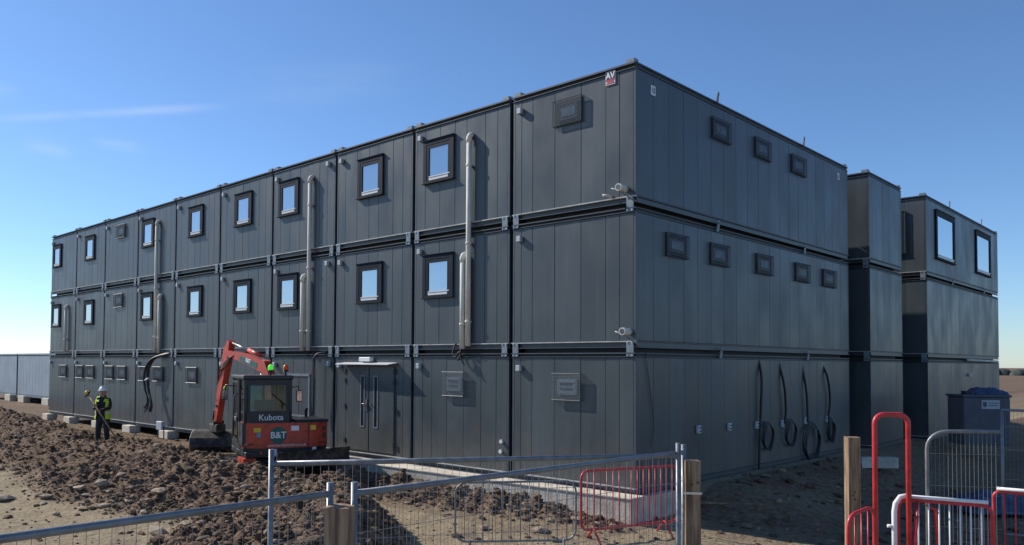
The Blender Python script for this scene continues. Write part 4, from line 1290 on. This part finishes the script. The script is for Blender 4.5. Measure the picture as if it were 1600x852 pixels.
pane(cx0+0.08, cx1-0.08, cy1-0.05, cy1-0.042, 0.9, 2.33, 'front_window')
pane(cx1-0.05, cx1-0.042, cy0+0.08, cy1-0.08, 1.35, 2.33, 'side_window')
pane(cx0+0.030, cx0+0.038, cy0+0.08, -0.15, 1.35, 2.33, 'side_window')
q = MB()
for a in (((cx0-0.012, -0.06), (cx0-0.012, 0.60)),):
    q.box(cx0-0.012, cx0+0.02, -0.06, 0.0, 0.86, 2.30); q.box(cx0-0.012, cx0+0.02, 0.56, 0.62, 0.86, 2.30)
    q.box(cx0-0.012, cx0+0.02, 0.0, 0.56, 0.86, 0.92); q.box(cx0-0.012, cx0+0.02, 0.0, 0.56, 2.24, 2.30); q.box(cx0-0.012, cx0+0.02, 0.0, 0.56, 1.40, 1.46)
door = up(q.build('cab_door', M_BLKP, EX))
pane(cx0, cx0+0.008, 0.0, 0.56, 1.46, 2.24, 'door_window'); pane(cx0, cx0+0.008, 0.0, 0.56, 0.92, 1.40, 'door_window')
q = MB(); q.tube([(cx0-0.02, -0.10, 1.0), (cx0-0.10, -0.10, 1.06), (cx0-0.10, -0.10, 1.95), (cx0-0.02, -0.10, 2.0)], 0.016, 7); up(q.build('grab_rail', M_BLKP, EX))
q = MB(); q.cbox(cx0-0.05, cx0-0.012, -0.05, 0.10, 1.36, 1.46, 0.01); up(q.build('door_handle', M_STEEL, EX))
q = MB(); q.box(cx0-0.02, cx0+0.0, -0.76, -0.18, 0.86, 1.36); up(q.build('side_panel', M_BLKP, EX))
utext('Kubota', 0.19, -0.36, 1.47, M_DECW, cy0-0.008, 0.002)
# seat
q = MB(); q.cbox(-0.66, -0.18, -0.45, 0.05, 1.05, 1.20, 0.05); st = up(q.build('seat', M_BLACK, EX))
q = MB(); q.cbox(-0.68, -0.16, -0.52, -0.38, 1.18, 1.86, 0.06); up(q.build('seat_back', mat('seat_grey', (0.12, 0.15, 0.17), 0.8, var=0.1), EX))
q = MB(); q.tube([(-0.75, 0.1, 0.86), (-0.75, 0.1, 1.35)], 0.025, 6); q.tube([(-0.1, 0.1, 0.86), (-0.1, 0.1, 1.35)], 0.025, 6); q.cbox(-0.82, -0.70, -0.35, 0.1, 1.25, 1.34, 0.02); up(q.build('control_lever', M_BLACK, EX))
# beacons, mirrors
for (x, m_, nm) in ((-0.33, M_GLOW_G, 'green_beacon'), (-0.02-0.1+0.14, M_GLOW_O, 'orange_beacon')):
    q = MB(); q.tube([(x, -0.55, 2.42), (x, -0.55, 2.52)], 0.02, 8); q.cyl((x, -0.55, 2.52), (x, -0.55, 2.55), 0.065, 14); bc = up(q.build(nm, M_BLKP, EX))
    q = MB(); q.tube([(x, -0.55, 2.55), (x, -0.55, 2.60), (x, -0.55, 2.65), (x, -0.55, 2.68)], [0.06, 0.066, 0.05, 0.02], 16); up(q.build('lens', m_, EX))
for sx in (-1, 1):
    xx = cx0 if sx < 0 else cx1
    q = MB(); q.tube([(xx, cy1-0.1 if sx < 0 else -0.7, 2.15), (xx+sx*0.16, cy1-0.02 if sx < 0 else -0.72, 2.18), (xx+sx*0.18, cy1 if sx < 0 else -0.72, 2.0)], 0.014, 6)
    yy = cy1 if sx < 0 else -0.72
    q.cbox(xx+sx*0.18-0.07, xx+sx*0.18+0.07, yy-0.03, yy+0.02, 1.82, 2.08, 0.02); mi_ = up(q.build('mirror', M_BLKP, EX))
    q = MB(); q.box(xx+sx*0.18-0.055, xx+sx*0.18+0.055, yy-0.034, yy-0.031, 1.84, 2.06); up(q.build('mirror_glass', M_GLASSR, EX))
q = MB(); q.sphere((cx0-0.16, cy1+0.04, 2.08), 0.05, 10, 6, 1.6); up(q.build('mirror_glint', M_HIVIS, EX))  # yellow blob added to paint in the mirror's reflection
# boom in its own vertical plane, swung to the left; local: distance s along direction, height z
BD = R(177)
foot = UPM @ Vector((0.05, 0.95, 0))
bdir = Vector((math.cos(BD), math.sin(BD), 0)); bside = Vector((-bdir.y, bdir.x, 0))
BT = Matrix(((bdir.x, bside.x, 0, foot.x), (bdir.y, bside.y, 0, foot.y), (0, 0, 1, 0), (0, 0, 0, 1)))
q = MB(); q.cbox(-0.18, 0.14, -0.2, 0.2, 0.60, 1.05, 0.03, T=BT); q.build('swing_post', M_BLKP, EX)
def plate_beam(mb, pts, widths, th, T):
    """box beam through (s,z) points with depth per point"""
    P_ = [Vector(p) for p in pts]; up_, lo = [], []
    for i, p_ in enumerate(P_):
        a = P_[max(0, i-1)]; b = P_[min(len(P_)-1, i+1)]; t_ = (b-a).normalized(); n_ = Vector((-t_.y, t_.x))
        up_.append(p_+n_*widths[i]/2); lo.append(p_-n_*widths[i]/2)
    poly = [(v.x, v.y) for v in up_]+[(v.x, v.y) for v in reversed(lo)]
    mb.prism(poly, -th/2, th/2, T=T)
E1 = (2.40, 2.98)       # elbow (s, z)
BEND = (0.30, 2.42)
q = MB(); plate_beam(q, [(-0.02, 0.92), (-0.02, 1.5), (0.06, 2.20), (0.34, 2.62), (1.3, 2.82), E1], [0.20, 0.28, 0.32, 0.32, 0.24, 0.16], 0.20, BT)
boom = q.build('boom', M_ORED, EX)
q = MB(); q.prism([(0.62, 2.56), (1.55, 2.77), (1.53, 2.90), (0.60, 2.71)], -0.106, -0.1005, T=BT); q.prism([(0.62, 2.56), (1.55, 2.77), (1.53, 2.90), (0.60, 2.71)], 0.1005, 0.106, T=BT); q.build('boom_decal', M_GREEN, EX)
for sd in (1,):
    me = text_mesh('B&T', 0.15, M_DECW, 0.001, 0.004)
    o = inst('lettering', me, EX)
    # reads on the side of the boom that faces the camera
    xax = -bdir; zax = Vector((0, 0, 1)); ang = -math.atan2(0.27, 1.15)
    rot = Matrix((xax, zax, xax.cross(zax))).transposed()
    pos = BT @ Vector((1.08, 0.108, 2.76))
    nrm = xax.cross(zax)
    o.matrix_local = Matrix.Translation(pos) @ rot.to_4x4() @ Matrix.Rotation(ang, 4, 'Z')
q = MB(); plate_beam(q, [(2.24, 3.30), (2.40, 3.0), (2.74, 2.0), (2.92, 1.30), (2.96, 1.05)], [0.10, 0.30, 0.24, 0.16, 0.12], 0.18, BT)
q.build('stick', M_ORED, EX)
q = MB(); q.tube([(0.62, 0, 2.90), (1.25, 0, 3.04)], 0.055, 10, T=BT); q.build('cylinder', M_ORED, EX)
q = MB(); q.tube([(1.25, 0, 3.04), (2.27, 0, 3.26)], 0.028, 8, T=BT); q.build('cylinder_rod', M_STEEL, EX)
q = MB(); q.tube([(0.12, 0, 0.85), (0.42, 0, 1.7)], 0.06, 10, T=BT); q.build('cylinder', M_BLKP, EX)
q = MB(); q.tube([(0.42, 0, 1.7), (0.58, 0, 2.52)], 0.03, 8, T=BT); q.build('cylinder_rod', M_STEEL, EX)
q = MB(); q.tube([(2.62, 0.0, 2.92), (2.88, 0, 2.15)], 0.045, 10, T=BT); q.build('cylinder', M_BLKP, EX)
q = MB(); q.tube([(2.88, 0.0, 2.15), (3.10, 0, 1.42)], 0.024, 8, T=BT); q.build('cylinder_rod', M_STEEL, EX)
for k in range(3):
    q = MB(); o_ = 0.05*k-0.05
    q.tube([BT @ p_ for p_ in curve3([(1.9, 0.09+o_*0.3, 2.90), (2.2, 0.13, 2.74+o_), (2.42, 0.14, 2.62+o_), (2.62, 0.13, 2.55+o_), (2.80, 0.10, 2.25), (2.90, 0.05, 1.9)])], 0.016, 6)
    q.build('hose', M_BLACK, EX)
q = MB(); q.tube([(2.82, 0.0, 1.55), (3.2, 0, 1.35), (3.26, 0, 0.98)], 0.035, 6, T=BT); q.cbox(2.76, 3.24, -0.14, 0.14, 0.78, 1.02, 0.04, T=BT); q.tube([(2.96, -0.16, 1.06), (2.96, 0.16, 1.06)], 0.05, 10, T=BT); q.tube([(2.88, -0.12, 1.52), (2.88, 0.12, 1.52)], 0.04, 8, T=BT); q.build('tilt_hitch', M_MUDST, EX)
for k in range(2):
    q = MB(); o_ = 0.05*k
    q.tube([BT @ p_ for p_ in curve3([(2.60+o_, 0.05-o_, 2.70), (2.74+o_, 0.06-o_, 2.35), (2.88+o_, 0.05-o_, 1.85), (2.98+o_, 0.04-o_, 1.45), (3.02, 0.03, 1.12)])], 0.017, 6)
    q.build('hose', M_BLACK, EX)
q = MB(); q.tube([(0.0, cy0-0.03, 1.72), (-0.35, cy0-0.03, 2.02)], 0.008, 5); q.tube([(-0.1, cy0-0.02, 1.66), (-0.1, cy0-0.035, 1.82)], 0.010, 5); up(q.build('wiper', M_BLACK, EX))
q = MB(); q.tube([(0.62, -0.15, 1.40), (0.62, -0.15, 1.56), (0.62, -0.22, 1.62)], 0.035, 8); up(q.build('exhaust', M_MUDST, EX))
for k in range(4):
    q = MB(); q.box(0.958, 0.982, -0.22+0.0*k, 0.30, 1.00+0.07*k, 1.035+0.07*k); up(q.build('grille_slat', M_BLACK, EX))
q = MB(); q.tube([(0.50, rear(0.5)-0.02, 1.33), (0.50, rear(0.5)-0.02, 1.39), (0.62, rear(0.6)-0.02, 1.39)], 0.012, 6); up(q.build('hood_handle', M_BLACK, EX))
for (x, z) in ((-0.86, 0.80), (0.80, 0.80)):
    q = MB(); q.tube([(x-0.10, rear(x)-0.01, z), (x-0.09, rear(x)-0.05, z+0.09), (x+0.09, rear(x)-0.05, z+0.09), (x+0.10, rear(x)-0.01, z)], 0.012, 6); up(q.build('tie_down_loop', M_BLACK, EX))
q = MB(); q.tube([(-0.62, rear(0.6)+0.0, 0.70), (-0.62, rear(0.6)-0.012, 0.70)], 0.035, 12); up(q.build('tail_reflector', M_RED, EX))
# grading bucket
q = MB()
outer = [(0.30, 0.56), (0.02, 0.52), (-0.22, 0.36), (-0.28, 0.12), (-0.12, -0.05), (0.30, -0.10)]
inner = [(0.30, 0.53), (0.03, 0.49), (-0.19, 0.34), (-0.25, 0.13), (-0.11, -0.02), (0.30, -0.075)]
prof = outer+inner[::-1]
BK = BT @ Matrix.Translation((3.0, 0, 0.28)) @ Matrix.Rotation(R(-38), 4, 'Z')
q.prism(prof, -0.68, 0.68, T=BK)
bk = q.build('bucket', M_MUDST, EX)
q = MB(); q.prism(outer, 0.68, 0.70, T=BK); q.build('bucket_cheek', M_CONC, EX)
q = MB(); q.prism(outer, -0.70, -0.68, T=BK); q.build('bucket_cheek', M_MUDST, EX)
q = MB(); q.prism([(-1.0, -0.98), (-0.72, -1.0), (-0.72, -0.7), (-1.02, -0.4)], 0.22, 0.58, axis='z'); up(q.build('corner_guard', M_ORED, EX))

# ------------------------------------------------------------ workman
def skin_body(name, verts, edges, radii, m, root, sub=2, rootv=0):
    me = bpy.data.meshes.new(name)
    me.from_pydata(verts, edges, [])
    o = bpy.data.objects.new(name, me); COL.objects.link(o)
    sk = o.modifiers.new('skin', 'SKIN')
    for i, r_ in enumerate(radii):
        rx = r_ if isinstance(r_, tuple) else (r_, r_)
        me.skin_vertices[0].data[i].radius = rx
        me.skin_vertices[0].data[i].use_root = (i == rootv)
    sk.use_smooth_shade = True
    ss = o.modifiers.new('sub', 'SUBSURF'); ss.levels = sub; ss.render_levels = sub
    bpy.context.view_layer.update()
    ev = o.evaluated_get(bpy.context.evaluated_depsgraph_get())
    m2 = bpy.data.meshes.new_from_object(ev)
    bpy.data.objects.remove(o)
    m2.materials.clear(); m2.materials.append(m)
    m2.polygons.foreach_set('use_smooth', [True]*len(m2.polygons))
    ob = bpy.data.objects.new(name, m2)
    return link(ob, root)
PR = empty('person', (-14.95, -3.52, -0.27), R(40))
tag(PR, 'workman in white helmet and hi-vis vest on the spoil heap, holding a long tool', 'person')
# local: +x to viewer's right, -y towards viewer; feet at z 0
V = [(0, 0, 0.95), (0, -0.01, 1.15), (0, -0.01, 1.36), (0, -0.015, 1.46), (0.0, -0.03, 1.54),
     (-0.17, 0, 1.40), (-0.245, -0.02, 1.17), (-0.14, -0.24, 1.16), (-0.09, -0.29, 1.17),
     (0.17, 0, 1.40), (0.235, -0.06, 1.17), (0.12, -0.27, 1.12), (0.07, -0.31, 1.12),
     (-0.10, 0, 0.86), (-0.13, -0.03, 0.50), (-0.14, 0.02, 0.10), (-0.14, -0.10, 0.04),
     (0.10, 0, 0.86), (0.15, -0.08, 0.50), (0.16, 0.0, 0.10), (0.17, -0.12, 0.04)]
Ed = [(0,1),(1,2),(2,3),(3,4),(2,5),(5,6),(6,7),(7,8),(2,9),(9,10),(10,11),(11,12),(0,13),(13,14),(14,15),(15,16),(0,17),(17,18),(18,19),(19,20)]
Rd = [(0.165,0.125),(0.16,0.12),(0.175,0.12),(0.06,0.06),(0.055,0.055),(0.075,0.075),(0.052,0.052),(0.042,0.042),(0.036,0.036),(0.075,0.075),(0.052,0.052),(0.042,0.042),(0.036,0.036),(0.105,0.11),(0.078,0.08),(0.06,0.06),(0.055,0.045),(0.105,0.11),(0.078,0.08),(0.06,0.06),(0.055,0.045)]
skin_body('body', V, Ed, Rd, M_CLOTH, PR)
q = MB(); q.sphere((0.015, -0.045, 1.62), 0.085, 16, 12, 1.28); q.sphere((0.03, -0.135, 1.605), 0.018, 8, 6, 1.4)
q.sphere((-0.07, -0.03, 1.61), 0.02, 8, 6, 1.5); q.sphere((0.10, -0.03, 1.61), 0.02, 8, 6, 1.5); q.tube([(0, -0.02, 1.46), (0.01, -0.03, 1.56)], 0.05, 12)
hd = q.build('head', M_SKIN, PR)
q = MB()
for ex in (-0.012, 0.052): q.sphere((ex, -0.122, 1.632), 0.010, 8, 6)
q.tube([(-0.005, -0.127, 1.566), (0.022, -0.133, 1.563), (0.05, -0.127, 1.566)], 0.004, 5)
q.build('eyes_and_mouth', M_BLACK, hd)
q = MB()
n_, m_ = 20, 7
vs = []; fs = []
for j in range(m_+1):
    th = R(90*j/m_)
    for i in range(n_):
        ph = 2*math.pi*i/n_
        vs.append((0.015+0.118*math.sin(th)*math.cos(ph), -0.04+0.138*math.sin(th)*math.sin(ph), 1.655+0.125*math.cos(th)))
for j in range(m_):
    for i in range(n_): fs.append((j*n_+i, (j+1)*n_+i, (j+1)*n_+(i+1) % n_, j*n_+(i+1) % n_))
q.add(vs, fs, smooth=True)
br = [(0.015+0.128*math.cos(2*math.pi*i/20), -0.055+0.165*math.sin(2*math.pi*i/20)) for i in range(20)]
q.prism(br, 1.648, 1.660, axis='z'); q.box(-0.008, 0.038, -0.16, 0.09, 1.765, 1.790)
q.build('helmet', M_HELM, PR)
# vest: an open shell round the torso
def ring(z, rx, ry, a0, a1, n=18, cx=0, cy=-0.01): return [(cx+rx*math.cos(R(a0+(a1-a0)*i/n)), cy+ry*math.sin(R(a0+(a1-a0)*i/n)), z) for i in range(n+1)]
def band(q, z0, z1, prof, a0, a1):
    rows = []
    k = 8
    for j in range(k+1):
        z = z0+(z1-z0)*j/k
        t = j/k
        rx, ry = prof(t)
        wv = 1+0.02*math.sin(j*2.1)
        rows.append(ring(z, rx*wv, ry*wv, a0, a1))
    vs = [p_ for r_ in rows for p_ in r_]; w_ = len(rows[0]); fs = []
    for j in range(k):
        for i in range(w_-1): fs.append((j*w_+i, j*w_+i+1, (j+1)*w_+i+1, (j+1)*w_+i))
    q.add(vs, fs, smooth=True)
prof_v = lambda t: (0.235-0.035*math.sin(t*3.1), 0.175-0.02*t)
q = MB(); band(q, 0.86, 1.36, prof_v, -52, 232)
# shoulder straps
for sx in (-1, 1):
    q.add([(sx*0.07, -0.135, 1.34), (sx*0.19, -0.12, 1.34), (sx*0.18, -0.02, 1.475), (sx*0.08, -0.02, 1.50), (sx*0.18, 0.10, 1.40), (sx*0.06, 0.12, 1.42)], [(0, 1, 2, 3), (3, 2, 4, 5)], smooth=True)
vest = q.build('hi_vis_vest', M_HIVIS, PR)
q = MB(); band(q, 1.02, 1.07, lambda t: (0.220, 0.176), -52, 232); q.build('reflective_band', M_REFL, vest)
# hands round the pole
def hand(name, c, d):
    q = MB(); c = Vector(c); d = Vector(d).normalized()
    side = d.cross(Vector((0, 0, 1))).normalized(); nrm = side.cross(d)
    q.sphere(tuple(c+side*0.03), 0.034, 10, 8, 1.0)
    for k in range(4):
        b0 = c+side*0.035+d*(0.026-0.018*k)
        pts = [b0, b0-nrm*0.030-side*0.010, b0-nrm*0.034-side*0.045, b0-nrm*0.005-side*(0.062-0.003*k)]
        q.tube(pts, [0.010, 0.0095, 0.009, 0.007], 7)
    q.tube([c+side*0.03+d*0.02, c+nrm*0.028+d*0.03, c+nrm*0.030-side*0.03+d*0.01], [0.011, 0.010, 0.008], 7)
    return q.build(name, M_SKIN, PR)
pa, pb = Vector((-0.34, -0.22, 1.56)), Vector((0.86, -0.52, 0.22))
dd = (pb-pa).normalized()
h1 = pa+dd*0.42; h2 = pa+dd*0.60
hand('hand', h1, dd); hand('hand', h2, dd)
q = MB(); q.tube([(-0.245, -0.02, 1.17), tuple(h1+Vector((-0.02, 0.05, -0.01)))], [0.05, 0.036], 10); q.tube([(0.235, -0.06, 1.17), tuple(h2+Vector((0.02, 0.05, 0.0)))], [0.05, 0.036], 10); q.build('sleeve', M_CLOTH, PR)
pw = PR.matrix_basis.copy()
TL = empty('long_handled_tool', PR.location[:], R(35)); tag(TL, 'long pale pole with a yellow and black head held diagonally by the workman', 'tool')
q = MB(); q.tube([tuple(pa), tuple(pb)], 0.020, 8); q.build('pole', M_WOOD, TL)
q = MB(); q.sphere(tuple(pa-dd*0.05), 0.06, 10, 8); q.build('tool_head', M_DECY, TL)
q = MB(); q.tube([tuple(pa+Vector((-0.09, 0, -0.07))), tuple(pa+Vector((0.0, 0, -0.02))), tuple(pa+Vector((0.06, 0, 0.08)))], 0.026, 8); q.build('tool_clamp', M_BLACK, TL)
